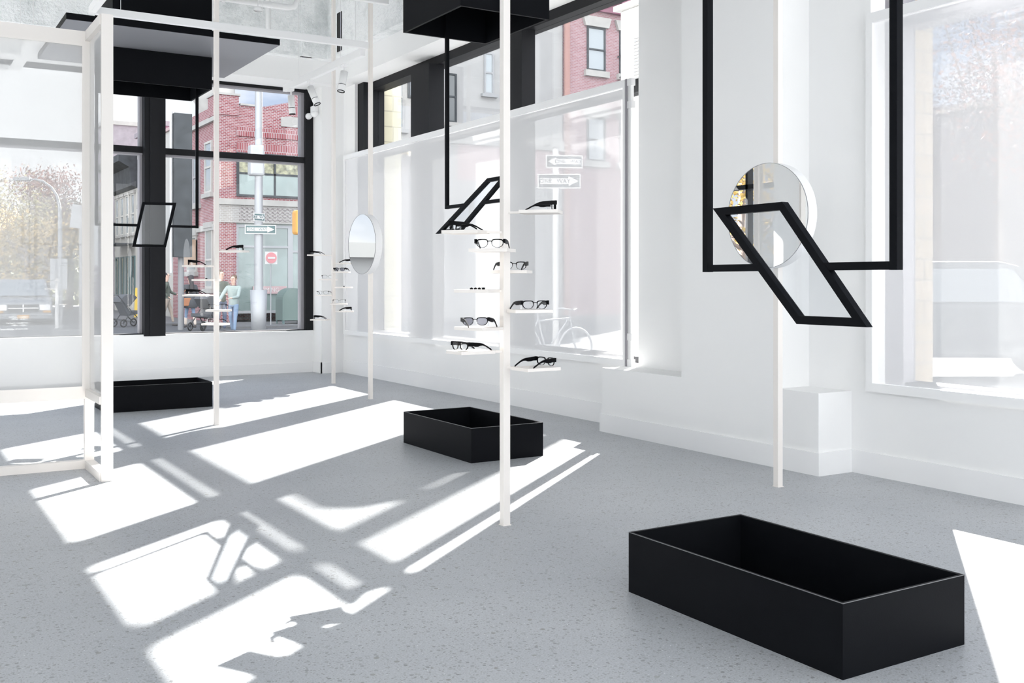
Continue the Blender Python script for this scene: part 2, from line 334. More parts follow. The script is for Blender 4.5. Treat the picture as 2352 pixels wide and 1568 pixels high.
struct(MB().box(XL-.3, YR-.3, -.19, XO, YO, 0), 'floor', 'floor', 'grey polished concrete floor with speckled aggregate and sun patches', 'floor')
cb = MB().box(XL-.3, YR-.3, ZC, XO, YO, ZC+.2)
struct(cb, 'ceiling', 'ceil', 'rough white painted ceiling slab above the hanging lights', 'ceiling')
bm_ = MB()
bm_.box(XL, 13.0, 4.2, XW, 13.35, ZC)                       # deep rough beam along the back
bm_.box(5.08, YR, 4.2, XW, 13.0, ZC)                        # deep rough beam along the right wall
for yy in (10.9, 7.6, 4.3, 1.0): bm_.box(XL, yy, 4.72, 5.08, yy+.42, ZC)
for xx in (3.3, -.9): bm_.box(xx, YR, 4.86, xx+.3, 13.0, ZC)
for xx in (4.72, 2.2, .35): bm_.box(xx, 12.93, 4.2, xx+.16, 13.05, ZC)
struct(bm_, 'trim_1', 'ceil', 'rough plastered ceiling beams above the windows', 'ceiling beam')

# back wall: knee wall, pier, lintel wall
bw = MB(); bw.box(XL, YB, 0, 5.14, YO, .555); bw.box(XL, 13.78, ZS+.03, XO, YO, ZC); bw.box(XL-.3, YB, 0, XL, YO, ZC); bw.box(5.14, 13.34, 0, XO, YO, ZC)
struct(bw, 'wall_back', 'wall', 'white back wall below and beside the big street window', 'wall')
# right wall
rw = MB()
rw.box(XW, 6.87, 0, XO, 13.34, .53); rw.box(XW, 6.87, ZS, XO, 13.34, ZC); rw.box(XW, 12.95, .53, XO, 13.34, ZS)
rw.box(XW, 4.48, 0, XO, 6.87, ZC); rw.box(XW, -.2, 0, XO, 4.48, .545); rw.box(XW, -.2, ZS, XO, 4.48, ZC); rw.box(XW, YR, 0, XO, -.2, ZC)
struct(rw, 'wall_right', 'wall', 'white right wall holding the two screened windows', 'wall')
rc = MB(); rc.box(5.15, 5.0, .53, XW, 5.966, ZC); rc.box(5.15, 4.635, 0, XW, 6.965, .53)
struct(rc, 'trim_2', 'wall', 'white boxed column with low ledges between the two screened windows', 'column')
bh = MB(); bh.box(5.24, YR, ZS, XW, 13.35, 4.2); bh.box(XL, 13.15, ZS, 5.24, 13.78, 4.2)
struct(bh, 'trim_3', 'wall', 'white drywall bulkhead running above both window walls', 'bulkhead')
lw_ = MB(); lw_.box(XL-.3, 6.6, 0, XL, 12.0, ZC); lw_.box(XL-.3, 12.0, 0, XL, YB, .55); lw_.box(XL-.3, 12.0, ZS, XL, YB, ZC); lw_.box(XL-.3, 13.3, .55, XL, YB, ZS)
lw_.box(XL-.3, YR, 0, XL, 6.6, .4); lw_.box(XL-.3, YR, 4.7, XL, 6.6, ZC); lw_.box(XL-.3, .2, .4, XL, 6.6, 4.7); lw_.box(XL-.3, YR, .4, XL, YR+.3, 4.7)  # unseen opening near the viewer, added to let in fill light
struct(lw_, 'wall_left', 'wall', 'white left wall seen only in the round mirror', 'wall')
# rear wall, unseen behind the viewer; broad openings added to let in fill light
re = MB(); re.box(XL, YR-.3, 0, XO, YR, .4); re.box(XL, YR-.3, 4.7, XO, YR, ZC)
for xx in (XL, -.4, XO-.3): re.box(xx, YR-.3, .4, xx+.3, YR, 4.7)
struct(re, 'wall_rear', 'wall', 'white rear wall with broad openings added for fill light behind the viewer', 'wall')
# baseboards
bb = MB(); bb.box(XL, YB-.015, 0, 5.14, YB, .135); struct(bb, 'baseboard_back', 'base', 'white baseboard under the street window', 'baseboard')
bb = MB(); bb.box(5.125, 13.325, 0, XW, 13.34, .15); bb.box(5.125, 13.325, 0, 5.14, YB, .15)
bb.box(XW-.015, 6.98, 0, XW, 13.325, .175); bb.box(5.135, 4.635, 0, 5.15, 6.98, .148); bb.box(5.135, 4.62, 0, XW, 4.635, .148); bb.box(XW-.015, YR, 0, XW, 4.62, .148)
struct(bb, 'baseboard_right', 'base', 'white baseboard along the right wall and round its column', 'baseboard')

# ------------------------------------------------------------------ window_1 (street window in the back wall)
w1 = thing('window_1', 'big black framed street window filling the back wall', 'window', (2, 13.75, .55), kind='structure')
f = MB(); f.box(XL, 13.68, .55, 5.10, 13.86, .585); f.box(XL, 13.68, 3.86, 5.14, 13.86, 3.96); f.box(5.03, 13.66, .555, 5.14, 13.86, 3.96); f.box(XL, 13.66, .55, XL+.1, 13.86, 3.96)
f.build('frame', 'frameblk', w1)
f = MB(); f.box(2.87, 13.58, .555, 3.13, 13.90, 3.96); f.box(2.935, 13.565, .555, 3.06, 13.58, 3.96); f.build('mullion', 'frameblk', w1)
for xx in (.2, -4.25, -2.2): MB().box(xx, 13.70, .585, xx+.09, 13.86, 3.86).build('mullion', 'frameblk', w1)
MB().box(2.838, 13.72, .585, 2.87, 13.84, 3.86).build('mullion', 'graymet', w1)  # paler strip coloured as the lit side of the frame
MB().box(4.98, 13.72, .585, 5.03, 13.84, 3.86).build('mullion', 'graymet', w1)
f = MB(); f.box(XL, 13.68, 2.885, 2.87, 13.84, 2.965); f.box(3.13, 13.68, 2.885, 5.03, 13.84, 2.965); f.build('transom', 'frameblk', w1)
f = MB(); f.box(XL, 13.70, 2.862, 2.87, 13.82, 2.885); f.box(3.13, 13.70, 2.862, 4.98, 13.82, 2.885); f.box(3.13, 13.7, 3.835, 4.98, 13.82, 3.86); f.build('glazing_bead', 'graymet', w1)
for (a, b) in ((XL+.1, .2), (.29, 2.838), (3.13, 4.98)):
    for (za, zb) in ((.585, 2.885), (2.965, 3.86)): MB().box(a, 13.795, za, b, 13.803, zb).build('glass_pane', 'glass', w1)
MB().box(XL, YB-.02, .545, 5.15, 13.72, .575).build('sill', 'wall', w1)
# opening hours on the glass, read from the street
dec = [('MONDAY - FRIDAY', 728), ('11:00AM - 8:00PM', 732.5), ('SATURDAY - SUNDAY', 741.5), ('11:00AM - 7:00PM', 746.5), ('FOR PRIVATE APPOINTMENT', 755.5)]
for body, py in dec:
    d = 13.81/(FWD.y-RGT.y*0+RGT.y*((64-1176)/FPX)); p = at(64, py, d)
    mw = Matrix.Translation(p-Vector(w1.location)) @ Matrix.Rotation(PI, 4, 'Z') @ Matrix.Rotation(PI/2, 4, 'X')
    text_mesh('lettering', body, 0.024, 'textw', w1, mw, 'LEFT')

# ------------------------------------------------------------------ window_2 (right wall, four bays, clerestory above the mesh panel)
w2 = thing('window_2', 'long black framed window in the right wall behind the large mesh panel', 'window', (5.7, 10, .53), kind='structure')
BAYS = [(7.08, 9.0), (9.0, 11.04), (11.04, 12.75)]
f = MB(); f.box(5.60, 6.87, 3.80, 5.80, 12.95, 3.90); f.box(5.60, 6.87, .53, 5.80, 12.95, .60); f.box(5.50, 12.75, .53, 5.80, 12.95, 3.90); f.build('frame', 'frameblk', w2); MB().box(5.70, 6.87, .6, 5.80, 7.08, 3.80).build('jamb', 'bright', w2)
MB().box(5.52, 8.82, .6, 5.68, 9.20, 3.8).build('mullion', 'frameblk', w2)
MB().box(5.48, 10.80, .6, 5.68, 11.28, 3.8).build('mullion', 'frameblk', w2)
f = MB(); f.box(5.65, 7.1, 2.905, 5.78, 12.75, 3.02); f.build('transom', 'frameblk', w2)
for a, b in BAYS:
    MB().box(5.705, a, .6, 5.713, b, 2.905).build('glass_pane', 'glass', w2); MB().box(5.705, a, 3.02, 5.713, b, 3.8).build('glass_pane', 'glass', w2)
MB().box(5.46, 6.87, .525, 5.62, 12.95, .545).build('sill', 'wall', w2)
# ------------------------------------------------------------------ window_3 (right wall, nearer)
w3 = thing('window_3', 'near window in the right wall behind the mesh panel at the right edge', 'window', (5.7, 2, .545), kind='structure')
f = MB(); f.box(5.62, -.2, 3.78, 5.80, 4.48, 3.90); f.box(5.62, -.2, .545, 5.8, 4.48, .60); f.box(5.60, -.2, .545, 5.8, -.1, 3.9)
f.build('frame', 'frameblk', w3)
MB().box(5.60, 4.34, .545, 5.72, 4.48, 3.9).build('frame', 'graymet', w3)
MB().box(5.62, -.1, 2.88, 5.78, 4.34, 3.0).build('transom', 'graymet', w3)
MB().box(5.62, 1.7, .6, 5.78, 1.84, 3.78).build('mullion', 'frameblk', w3)
for a, b in ((-.1, 1.7), (1.84, 4.34)):
    MB().box(5.705, a, .6, 5.713, b, 2.88).build('glass_pane', 'glass', w3); MB().box(5.705, a, 3.0, 5.713, b, 3.78).build('glass_pane', 'glass', w3)
MB().box(5.46, -.2, .54, 5.62, 4.48, .56).build('sill', 'wall', w3)

# ------------------------------------------------------------------ window_4 (left wall, seen in the round mirror)
w4 = thing('window_4', 'black framed window in the left wall reflected in the round mirror', 'window', (XL-.15, 12, .55), kind='structure')
f = MB(); f.box(XL-.2, 12.0, .55, XL-.05, 13.3, .60); f.box(XL-.2, 12.0, 3.82, XL-.05, 13.3, ZS); f.box(XL-.2, 13.24, .6, XL-.05, 13.3, 3.82); f.build('frame', 'frameblk', w4)
for yy in (12.62,): MB().box(XL-.2, yy, .6, XL-.05, yy+.05, 3.82).build('mullion', 'frameblk', w4)
MB().box(XL-.2, 12.0, 2.885, XL-.05, 13.24, 2.965).build('transom', 'frameblk', w4)
MB().box(XL-.13, 12.0, .6, XL-.122, 13.24, 2.885).build('glass_pane', 'glass', w4); MB().box(XL-.13, 12.0, 2.965, XL-.122, 13.24, 3.82).build('glass_pane', 'glass', w4)

# ------------------------------------------------------------------ framed mesh panels in front of the right windows
def mesh_panel(y0, y1, z0, z1, label, near_detail):
    r = thing('mesh_window_panel', label, 'window panel', (XW-.01, (y0+y1)/2, z0))
    t = .05; xa, xb = XW-.055, XW-.006
    MB().box(xa, y0, z1-.065, xb, y1, z1).build('top_rail', 'bright', r); MB().box(xa, y0, z0, xb, y1, z0+.055).build('bottom_rail', 'bright', r)
    MB().box(xa, y0, z0+.055, xb, y0+t, z1-.065).build('side_rail', 'bright', r); MB().box(xa, y1-t, z0+.055, xb, y1, z1-.065).build('side_rail', 'bright', r)
    MB().add([(xa+.02, y0+t, z0+.055), (xa+.02, y1-t, z0+.055), (xa+.02, y1-t, z1-.065), (xa+.02, y0+t, z1-.065)], [(0, 1, 2, 3)]).build('mesh_sheet', 'scrim', r)
    if near_detail:
        MB().box(xa-.004, y0-.004, z0, xa+.012, y0+.014, z1).build('edge_strip', 'graymet', r)
        MB().box(xa+.016, y0-.042, z0, xb, y0-.004, z1).build('side_channel', 'track', r)
        for zz in (z0+.0, z0+.22, z1-.25, z1-.06): MB().box(xa+.006, y0-.062, zz, xb, y0-.002, zz+.06).build('bracket', 'track', r)
    return r
mesh_panel(6.968, 13.225, .53, 2.965, 'large white framed translucent mesh panel covering the long right window', True)
mesh_panel(.55, 4.475, .545, 2.965, 'white framed translucent mesh panel at the right edge beyond the black frame', False)

# ================================================================== black floor boxes
def floor_box(x0, x1, y0, y1, h, label):
    r = thing('floor_box', label, 'box', ((x0+x1)/2, (y0+y1)/2, 0), group='open black boxes on the floor'); t = .012
    o = [(x0, y0), (x1, y0), (x1, y1), (x0, y1)]; i = [(x0+t, y0+t), (x1-t, y0+t), (x1-t, y1-t), (x0+t, y1-t)]
    for k in range(4):
        j = (k+1) % 4
        MB().prism([(*o[k], 0), (*o[j], 0), (*i[j], 0), (*i[k], 0)], (0, 0, h)).build('side_panel', 'black', r)
    MB().box(x0+t, y0+t, .002, x1-t, y1-t, .014).build('base_panel', 'black', r)
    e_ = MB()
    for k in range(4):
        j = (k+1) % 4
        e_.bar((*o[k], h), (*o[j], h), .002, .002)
    e_.build('rim_edge', 'seam', r)  # thin paler line along the top of the sides
floor_box(2.578, 3.189, 2.222, 3.307, .24, 'near open black metal box, largest, under the big black hanging frame')
floor_box(3.474, 4.064, 6.205, 7.279, .24, 'middle open black metal box standing behind the glasses pole')
floor_box(1.835, 2.845, 10.37, 10.93, .248, 'far open black metal box near the back wall beneath the black canopy')

# ================================================================== hanging black boxes, canopy and frames
def hanging_box(x0, x1, y0, y1, z0, z1, label, group=None):
    r = thing('hanging_box', label, 'hanging box', ((x0+x1)/2, (y0+y1)/2, z0), group=group); t = .02
    o = [(x0, y0), (x1, y0), (x1, y1), (x0, y1)]; i = [(x0+t, y0+t), (x1-t, y0+t), (x1-t, y1-t), (x0+t, y1-t)]
    for k in range(4):
        j = (k+1) % 4
        MB().prism([(*o[k], z0), (*o[j], z0), (*i[j], z0), (*i[k], z0)], (0, 0, z1-z0)).build('side_panel', 'black', r)
    MB().box(x0+t, y0+t, z1-.03, x1-t, y1-t, z1-.01).build('top_panel', 'black', r)
    return r
HG = 'black boxes hung from the ceiling'
hanging_box(3.447, 4.187, 6.31, 7.23, 3.165, ZC-.005, 'black box hanging from the ceiling over the middle floor box', HG)
hanging_box(2.52, 3.26, 2.24, 3.18, 3.165, ZC-.005, 'black box hanging above the top edge over the near floor box', HG)
hb = hanging_box(1.90, 2.841, 10.37, 11.16, 3.165, ZC-.005, 'black box with a flat canopy plate hanging before the street window', HG)
cp = MB(); cp.ring([(1.365, 9.5, 3.487), (3.243, 9.5, 3.487), (3.243, 11.35, 3.487), (1.365, 11.35, 3.487)], [(1.901, 10.371, 3.487), (2.84, 10.371, 3.487), (2.84, 11.159, 3.487), (1.901, 11.159, 3.487)], (0, 0, .055))
cp.build('canopy_plate', 'black', hb)
cu_ = MB(); cu_.ring([(1.367, 9.502, 3.484), (3.241, 9.502, 3.484), (3.241, 11.348, 3.484), (1.367, 11.348, 3.484)], [(1.90, 10.37, 3.484), (2.841, 10.37, 3.484), (2.841, 11.16, 3.484), (1.90, 11.16, 3.484)], (0, 0, .003))  # grey sheet puts floor bounce and reflection into the black canopy's underside colour
cu_ = cu_.build('canopy_lit_underside', mat('floor_bounce_grey', (0.21, 0.215, 0.235), 0.3, spec=0.5), hb); cu_['label'] = 'canopy underside tinted grey to show light bounced from the floor'

def hanging_display(origin, axis, half, ztop, zbar, w, para, label, tilt=0.0):
    """U of square tube in a vertical plane along `axis`; para: corners (s,z) TL,TR,BR,BL of the tilted frame"""
    ax = Vector(axis); nn = Vector((-ax.y, ax.x, 0)); o = Vector(origin)
    r = thing('hanging_display', label, 'hanging display', (o.x, o.y, zbar), group='black frames hanging from the black boxes')
    P = lambda s_, z, n_=0.0: Vector((o.x, o.y, 0))+ax*s_+nn*n_+Vector((0, 0, z))
    for sg in (-1, 1):
        MB().bar(P(sg*(half-w/2), zbar-w/2), P(sg*(half-w/2), ztop), w, w, up=ax).build('post', 'black', r)
    mid = [(para[0][0]*(1-t)+para[3][0]*t) for t in [(para[0][1]-zbar)/(para[0][1]-para[3][1])]][0]
    midr = [(para[1][0]*(1-t)+para[2][0]*t) for t in [(para[1][1]-zbar)/(para[1][1]-para[2][1])]][0]
    lo, hi = (mid, midr) if mid < midr else (midr, mid)
    MB().bar(P(-half+w, zbar), P(lo+w*.45, zbar), w*.93, w*.93).build('bar', 'black', r)
    MB().bar(P(hi-w*.45, zbar), P(half-w, zbar), w*.93, w*.93).build('bar', 'black', r)
    pts = [Vector((a, b)) for a, b in para]; c = sum(pts, Vector((0, 0)))/4
    # inset the parallelogram by w along its edges
    inner = []
    for k in range(4):
        p0, p1, p2 = pts[k-1], pts[k], pts[(k+1) % 4]
        e1 = (p1-p0).normalized(); e2 = (p2-p1).normalized(); sn = abs(e1.x*e2.y-e1.y*e2.x)
        inner.append(p1+(e2-e1)*(w/sn))
    tl = lambda p, n_: P(p.x, p.y, n_+tilt*(p.y-c.y))
    fr = MB(); d = nn*w
    fr.ring([tl(p, -w/2) for p in pts], [tl(p, -w/2) for p in inner], d); q = fr.build('tilted_frame', 'black', r)
    gp = MB(); gp.prism([tl(p, -.002) for p in inner], nn*.004); g = gp.build('clear_pane', 'pane', r); g['label'] = 'clear pane of the tilted frame'
    return r
# near frame: plane x = 2.88 along +Y
hanging_display((2.88, 2.717, 0), (0, -1, 0), .472, 5.11, 1.303, .03, [(-.412, 1.544), (-.036, 1.546), (.351, 1.094), (-.034+.068, 1.094)],
              'large black hanging frame with tilted parallelogram in front of the round mirror')
hanging_display((3.79, 6.71, 0), (0, -1, 0), .46, 5.11, 1.828, .027, [(.20, 2.0), (.475, 2.0), (-.225, 1.628), (-.62, 1.628)][0:4],
              'black hanging frame with slanted parallelogram half hidden by the glasses pole')
hanging_display((2.31, 10.77, 0), (1, 0, 0), .50, 5.11, 1.81, .027, [(-.055, 2.045), (.277, 2.05), (.173, 1.594), (-.151, 1.594)],
              'small black hanging frame before the black window column')

# ================================================================== white poles, shelves, mirrors
def pole(x, y, a, ztop, label, name='display_pole'):
    r = thing(name, label, 'pole', (x, y, 0))
    MB().box(x-a/2, y-a/2, 0, x+a/2, y+a/2, ztop).build('post', 'white', r, bevel=.002)
    MB().box(x-a/2-.004, y-a/2-.004, 0, x+a/2+.004, y+a/2+.004, .004).build('foot_plate', 'white', r)
    return r
def shelf(parent, px0, pole_px, d0, zc, pxc, phi, dd=0.0, w=.20, dp=.155, t=.016):
    """shelf on an arm; pxc is where its middle is seen, phi turns it from square-on, dd moves it nearer(-)/farther"""
    lat = (pxc-pole_px)*d0/FPX
    c = Vector(parent.location)+RGT*lat+FWD*dd; c.z = zc
    u = RGT*math.cos(phi)+FWD*math.sin(phi); v = -RGT*math.sin(phi)+FWD*math.cos(phi)
    s = MB().obox(c, u*w/2, v*dp/2, Vector((0, 0, t/2))).build('shelf', 'shelf', parent)
    p0 = Vector(parent.location); p0.z = zc; dvec = (c-p0)
    if dvec.length > .04: MB().bar(p0, c, .018, t*.7).build('shelf_arm', 'shelf', s)
    return c+Vector((0, 0, t/2))

# ------------------------------------------------------------------ eyeglasses
def make_glasses(label, lens_mat='lens', style=0):
    r = thing('eyeglasses', label, 'glasses', (0, 0, 0), group='eyeglasses on the pole shelves')
    lift = .003
    def rim_loop(cx, sx, n=36):
        """flat topped, round bottomed rim; returns outer and inner loops"""
        O, I = [], []
        for k in range(n):
            a = 2*PI*k/n; ca, sa = math.cos(a), math.sin(a)
            ex = 2/3.4 if sa > 0 else 2/2.3
            sx_ = math.copysign(abs(ca)**ex, ca); sz_ = math.copysign(abs(sa)**ex, sa)
            up = max(0.0, sz_); th = (.0016+.0030*up+.0016*max(0, sx_*sx)) if style == 0 else (.0007+.0014*up)
            wd = 1+.10*sz_
            O.append((cx+sx_*.0290*wd, sz_*.0215)); I.append((cx+sx_*(.0290-th)*wd, sz_*(.0215-th)))
        return O, I
    for sx in (-1, 1):
        cx = sx*.0385; wrap = lambda x_: .10*(x_*x_)/.072
        O, I = rim_loop(cx, sx)
        o = [(p[0], wrap(p[0])-.002, lift+.0225+p[1]) for p in O]; i = [(p[0], wrap(p[0])-.002, lift+.0225+p[1]) for p in I]
        MB().ring(o, i, (0, .0055, 0)).build('rim', 'blackplastic', r, True)
        n = len(i); MB().add([(a, b+.0022, c) for a, b, c in i], [tuple(range(n))]).build('lens', lens_mat, r, True)
        hx = sx*.0745
        prof = [(.002, .0255, .0465), (.03, .0255, .0455), (.045, .0225, .0440), (.062, .0225, .0425), (.074, .027, .0412), (.092, .0275, .0375), (.112, .0205, .0285), (.130, .0105, .0180), (.145, .0015, .0095), (.149, .0003, .0050)]
        tk = [.0032, .0034, .0036, .0034, .003, .0026, .0022, .002, .002, .0018]
        if style == 1: prof = [(y, zb-.009+.0*za if y < .09 else za+.001, zb-.003 if y < .09 else zb-.001) for y, za, zb in prof]
        mb = MB(); vs = []; fs = []
        for k, (y, za, zb) in enumerate(prof):
            cxk = hx+sx*.002*math.sin(PI*y/.15); q = tk[k]*(1 if style == 0 else .6)
            vs += [(cxk-q, y, za), (cxk+q, y, za), (cxk+q, y, zb), (cxk-q, y, zb)]
        for k in range(len(prof)-1):
            for j in range(4): fs.append((k*4+j, k*4+(j+1) % 4, k*4+4+(j+1) % 4, k*4+4+j))
        fs += [(0, 3, 2, 1), tuple(len(vs)-4+j for j in range(4))]
        mb.add(vs, fs).build('temple', 'blackplastic', r, True)
        zt = .026 if style == 0 else .036
        MB().prism([(sx*.0655, .004, zt+.004), (sx*.0655, .004, .0465), (sx*.0775, .0085, .0470), (sx*.0775, .0085, zt)], (0, .005, 0)).build('end_piece', 'blackplastic', r, True)
        MB().obox((sx*.0095, .008, .0190), (.0012, 0, 0), (0, .003, 0), (sx*.001, 0, .005)).build('nose_pad', 'clear', r, True)
        MB().obox((sx*.064, .030, .0125), (.0012, 0, 0), (0, .004, 0), (0, 0, .0125)).build('support_pin', 'clear', r, True)
    MB().tube([(-.0125, 0, .0335), (-.006, -.001, .0362), (.006, -.001, .0362), (.0125, 0, .0335)], .0019 if style == 0 else .001, 6).build('bridge', 'blackplastic', r, True)
    return r
def dir_rot(rr, ff):
    """turn so the glasses' front (local -Y) faces rr to the right and ff away from the viewer"""
    d = RGT*rr+FWD*ff; return math.atan2(d.y, d.x)+PI/2
G = {}
def put_glasses(p, rr, ff, label, kind='clear'):
    if kind not in G:
        g = make_glasses(label, 'dark' if kind == 'dark' else 'lens', 1 if kind == 'thin' else 0); G[kind] = g
        g.location = p; g.rotation_euler = (0, 0, dir_rot(rr, ff)); return g
    return dup(G[kind], p, dir_rot(rr, ff), label)
RING = []
def put_ring(p, label):
    if not RING:
        r = thing('control_ring', label, 'ring', p, group='small finger rings on the shelves'); RING.append(r)
        mb = MB(); pts = [(.008*math.cos(2*PI*k/16), .008*math.sin(2*PI*k/16), .0075+.001*math.sin(2*PI*k/16)) for k in range(16)]
        mb.tube(pts, .0022, 6, closed=True).build('band', 'blackplastic', r, True)
        MB().lathe([(.0001, 0), (.009, 0), (.009, .004), (.006, .0055), (.0001, .0055)], n=12).build('stand', 'blackplastic', r, True)
        MB().obox((0, 0, .0125), (.0022, 0, 0), (0, .0022, 0), (0, 0, .0075)).build('peg', 'clear', r, True)
        return r
    return dup(RING[0], p, .3, label)

# ---- central pole
cpole = pole(2.744, 4.547, .040, 4.72, 'tall white pole with shelves of glasses in the middle foreground')
D0 = 5.31; A_ = math.radians
def zc_(py, d): return CAM_H+(HOR-py)*d/FPX
spec = [  # centre px, centre py, phi, dd, glasses dir, kind, label
    (1246, 487, -12, -.05, (1, .12), 'clear', 'black eyeglasses facing right on the highest shelf of the middle pole'),
    (1074, 533, -22, -.02, (-1, .18), 'clear', 'black eyeglasses facing left on the upper left shelf of the middle pole'),
    (1136, 575, -16, -.13, (-.16, -1), 'clear', 'black eyeglasses facing forward on the shelf crossing before the middle pole'),
    (1178, 624, -12, .13, (.25, 1), 'clear', 'black eyeglasses half hidden behind the middle pole'),
    (1103, 668, -28, .0, None, None, ''),
    (1220, 714, 18, -.05, (.42, -1), 'clear', 'black eyeglasses turned forward on the right shelf at mid height of the middle pole'),
    (1104, 754, -42, -.02, (-.32, 1), 'dark', 'grey lensed black sunglasses on the second lowest left shelf of the middle pole'),
    (1086, 808, 33, -.04, (-.80, -.62), 'clear', 'black eyeglasses turned left on the lowest left shelf of the middle pole'),
    (1234, 846, 33, -.08, (.78, .62), 'clear', 'black eyeglasses seen from behind on the lowest right shelf of the middle pole'),
]
for (pxc, pyc, phi, dd, gd, kind, lab) in spec:
    p = shelf(cpole, 0, 1164, D0, zc_(pyc, D0+dd), pxc, A_(phi), dd)
    if gd:
        d = (RGT*gd[0]+FWD*gd[1]).normalized(); put_glasses(p+d*.072, gd[0], gd[1], lab, kind)
    else:
        for k, n_ in enumerate(('leftmost', 'second', 'third', 'rightmost')):
            put_ring(p+RGT*(-.035+.020*k)-FWD*(.02-.008*k), '%s small black ring on the ring shelf left of the middle pole' % n_)
# ---- left pole
lpole = pole(2.515, 9.042, .040, 4.72, 'white shelf pole standing left, in front of the street window')
D1 = 9.022
specL = [
    (541, 577, -10, -.02, (1, .25), 'clear', 'black eyeglasses facing right on the top shelf of the left pole'),
    (452, 611, -8, .0, (-1, -.25), 'clear', 'black eyeglasses facing left on the second shelf of the left pole'),
    (474, 643, -8, .0, None, None, 'single small black ring on the thin shelf of the left pole'),
    (450, 678, 6, -.0, (-.95, -.1), 'clear', 'black eyeglasses on the left shelf of the left pole just over the tan bag'),
    (513, 713, 8, -.14, (.12, -1), 'thin', 'thin black eyeglasses facing forward on the shelf crossing before the left pole'),
    (485, 744, -8, .14, (-.5, -.85), 'thin', 'thin black eyeglasses on the lowest shelf of the left pole'),
]
for (pxc, pyc, phi, dd, gd, kind, lab) in specL:
    p = shelf(lpole, 0, 497, D1, zc_(pyc, D1+dd), pxc, A_(phi), dd)
    if gd:
        d = (RGT*gd[0]+FWD*gd[1]).normalized(); put_glasses(p+d*.072, gd[0], gd[1], lab, kind)
    else: put_ring(p, lab)
# ---- far pole
fpole = pole(4.761, 11.962, .040, 5.14, 'white shelf pole standing far back in the corner beside the mesh panel')
D2 = 12.686
specF = [
    (728, 586, -8, .0, (-1, .1), 'clear', 'black eyeglasses on the highest left shelf of the far pole'),
    (794, 605, 8, .0, (1, .15), 'clear', 'black eyeglasses facing right on the highest right shelf of the far pole'),
    (788, 625, 0, -.12, (-.2, -1), 'dark', 'grey lensed sunglasses on the second right shelf of the far pole'),
    (751, 642, -6, .1, (.1, -1), 'thin', 'thin eyeglasses facing forward on the middle left shelf of the far pole'),
    (790, 660, 0, .0, None, None, 'tiny black ring on the thin right shelf of the far pole'),
    (745, 678, 0, .0, (-.1, -1), 'thin', 'thin eyeglasses on the second lowest left shelf of the far pole'),
    (782, 698, 6, -.1, (.2, -1), 'thin', 'thin eyeglasses on the second lowest right shelf of the far pole'),
    (794, 715, 8, .0, (1, .2), 'clear', 'black eyeglasses facing right on the lowest right shelf of the far pole'),
    (735, 734, -8, .0, (-1, -.1), 'clear', 'black eyeglasses on the lowest left shelf of the far pole'),
]
for (pxc, pyc, phi, dd, gd, kind, lab) in specF:
    p = shelf(fpole, 0, 766, D2, zc_(pyc, D2+dd), pxc, A_(phi), dd)
    if gd:
        d = (RGT*gd[0]+FWD*gd[1]).normalized(); put_glasses(p+d*.072, gd[0], gd[1], lab, kind)
    else: put_ring(p, lab)

def mirror_pole(x, y, a, label, cz, cy, turn, rad=.3175, thick=.075):
    r = pole(x, y, a, 4.80, label, 'mirror_pole')
    xf = x-a/2-.01-thick
    body = MB(); n = 64
    Rz = Matrix.Rotation(turn, 3, 'Z'); pv = Vector((x, y, 0))
    def turned(mb): mb.v = [pv+Rz @ (p-pv) for p in mb.v]; return mb
    ringo = [(xf, cy+rad*math.cos(2*PI*k/n), cz+rad*math.sin(2*PI*k/n)) for k in range(n)]
    body.prism([Vector(p)+Vector((.004, 0, 0)) for p in ringo], (thick, 0, 0)); turned(body).build('mirror_case', 'bright', r)
    turned(MB().prism([(xf+.002, cy+(rad-.001)*math.cos(2*PI*k/n), cz+(rad-.001)*math.sin(2*PI*k/n)) for k in range(n)], (.006, 0, 0))).build('mirror_glass', 'mirror', r)
    eo = [(xf, cy+rad*math.cos(2*PI*k/n), cz+rad*math.sin(2*PI*k/n)) for k in range(n)]; ei = [(xf, cy+(rad-.0022)*math.cos(2*PI*k/n), cz+(rad-.0022)*math.sin(2*PI*k/n)) for k in range(n)]
    turned(MB().ring(eo, ei, (.005, 0, 0))).build('mirror_edge', 'signgrey', r)
    return r
mirror_pole(4.676, 4.527, .040, 'white pole carrying a round mirror behind the big black hanging frame', 1.6475, 4.527, math.radians(2.6))
mirror_pole(4.462, 10.161, .040, 'white pole carrying a small looking round mirror beside the mesh panel', 1.6435, 10.161, math.radians(3.6))

# ================================================================== glazed white screen at left
sc = thing('glass_screen', 'tall white framed glazed screen standing at the left edge', 'screen', (0, 7.4, 0))
t = .058
MB().box(1.235-t, 7.38, 0, 1.235, 7.38+t, 2.92).build('corner_post', 'white', sc)
MB().box(1.235-.05, 6.83, 0, 1.255, 6.83+.022, 2.92).build('end_post', 'white', sc)
MB().box(1.235-t, 6.852, 2.855, 1.235, 7.38, 2.92).build('top_rail', 'white', sc); MB().box(1.235-t, 6.852, .48, 1.235, 7.38, .53).build('lower_rail', 'white', sc); MB().box(1.235-t, 6.852, 0, 1.235, 7.38, .055).build('bottom_rail', 'white', sc)
xl = -2.2
MB().box(xl, 7.38, 2.835, 1.235-t, 7.38+t, 2.92).build('top_rail', 'white', sc); MB().box(xl, 7.38, .465, 1.235-t, 7.38+t, .535).build('lower_rail', 'white', sc); MB().box(xl, 7.38, 0, 1.235-t, 7.38+t, .055).build('bottom_rail', 'white', sc)
MB().add([(xl, 7.40, .535), (1.235-t, 7.40, .535), (1.235-t, 7.40, 2.835), (xl, 7.40, 2.835)], [(0, 1, 2, 3)]).build('mesh_sheet', 'screen', sc)
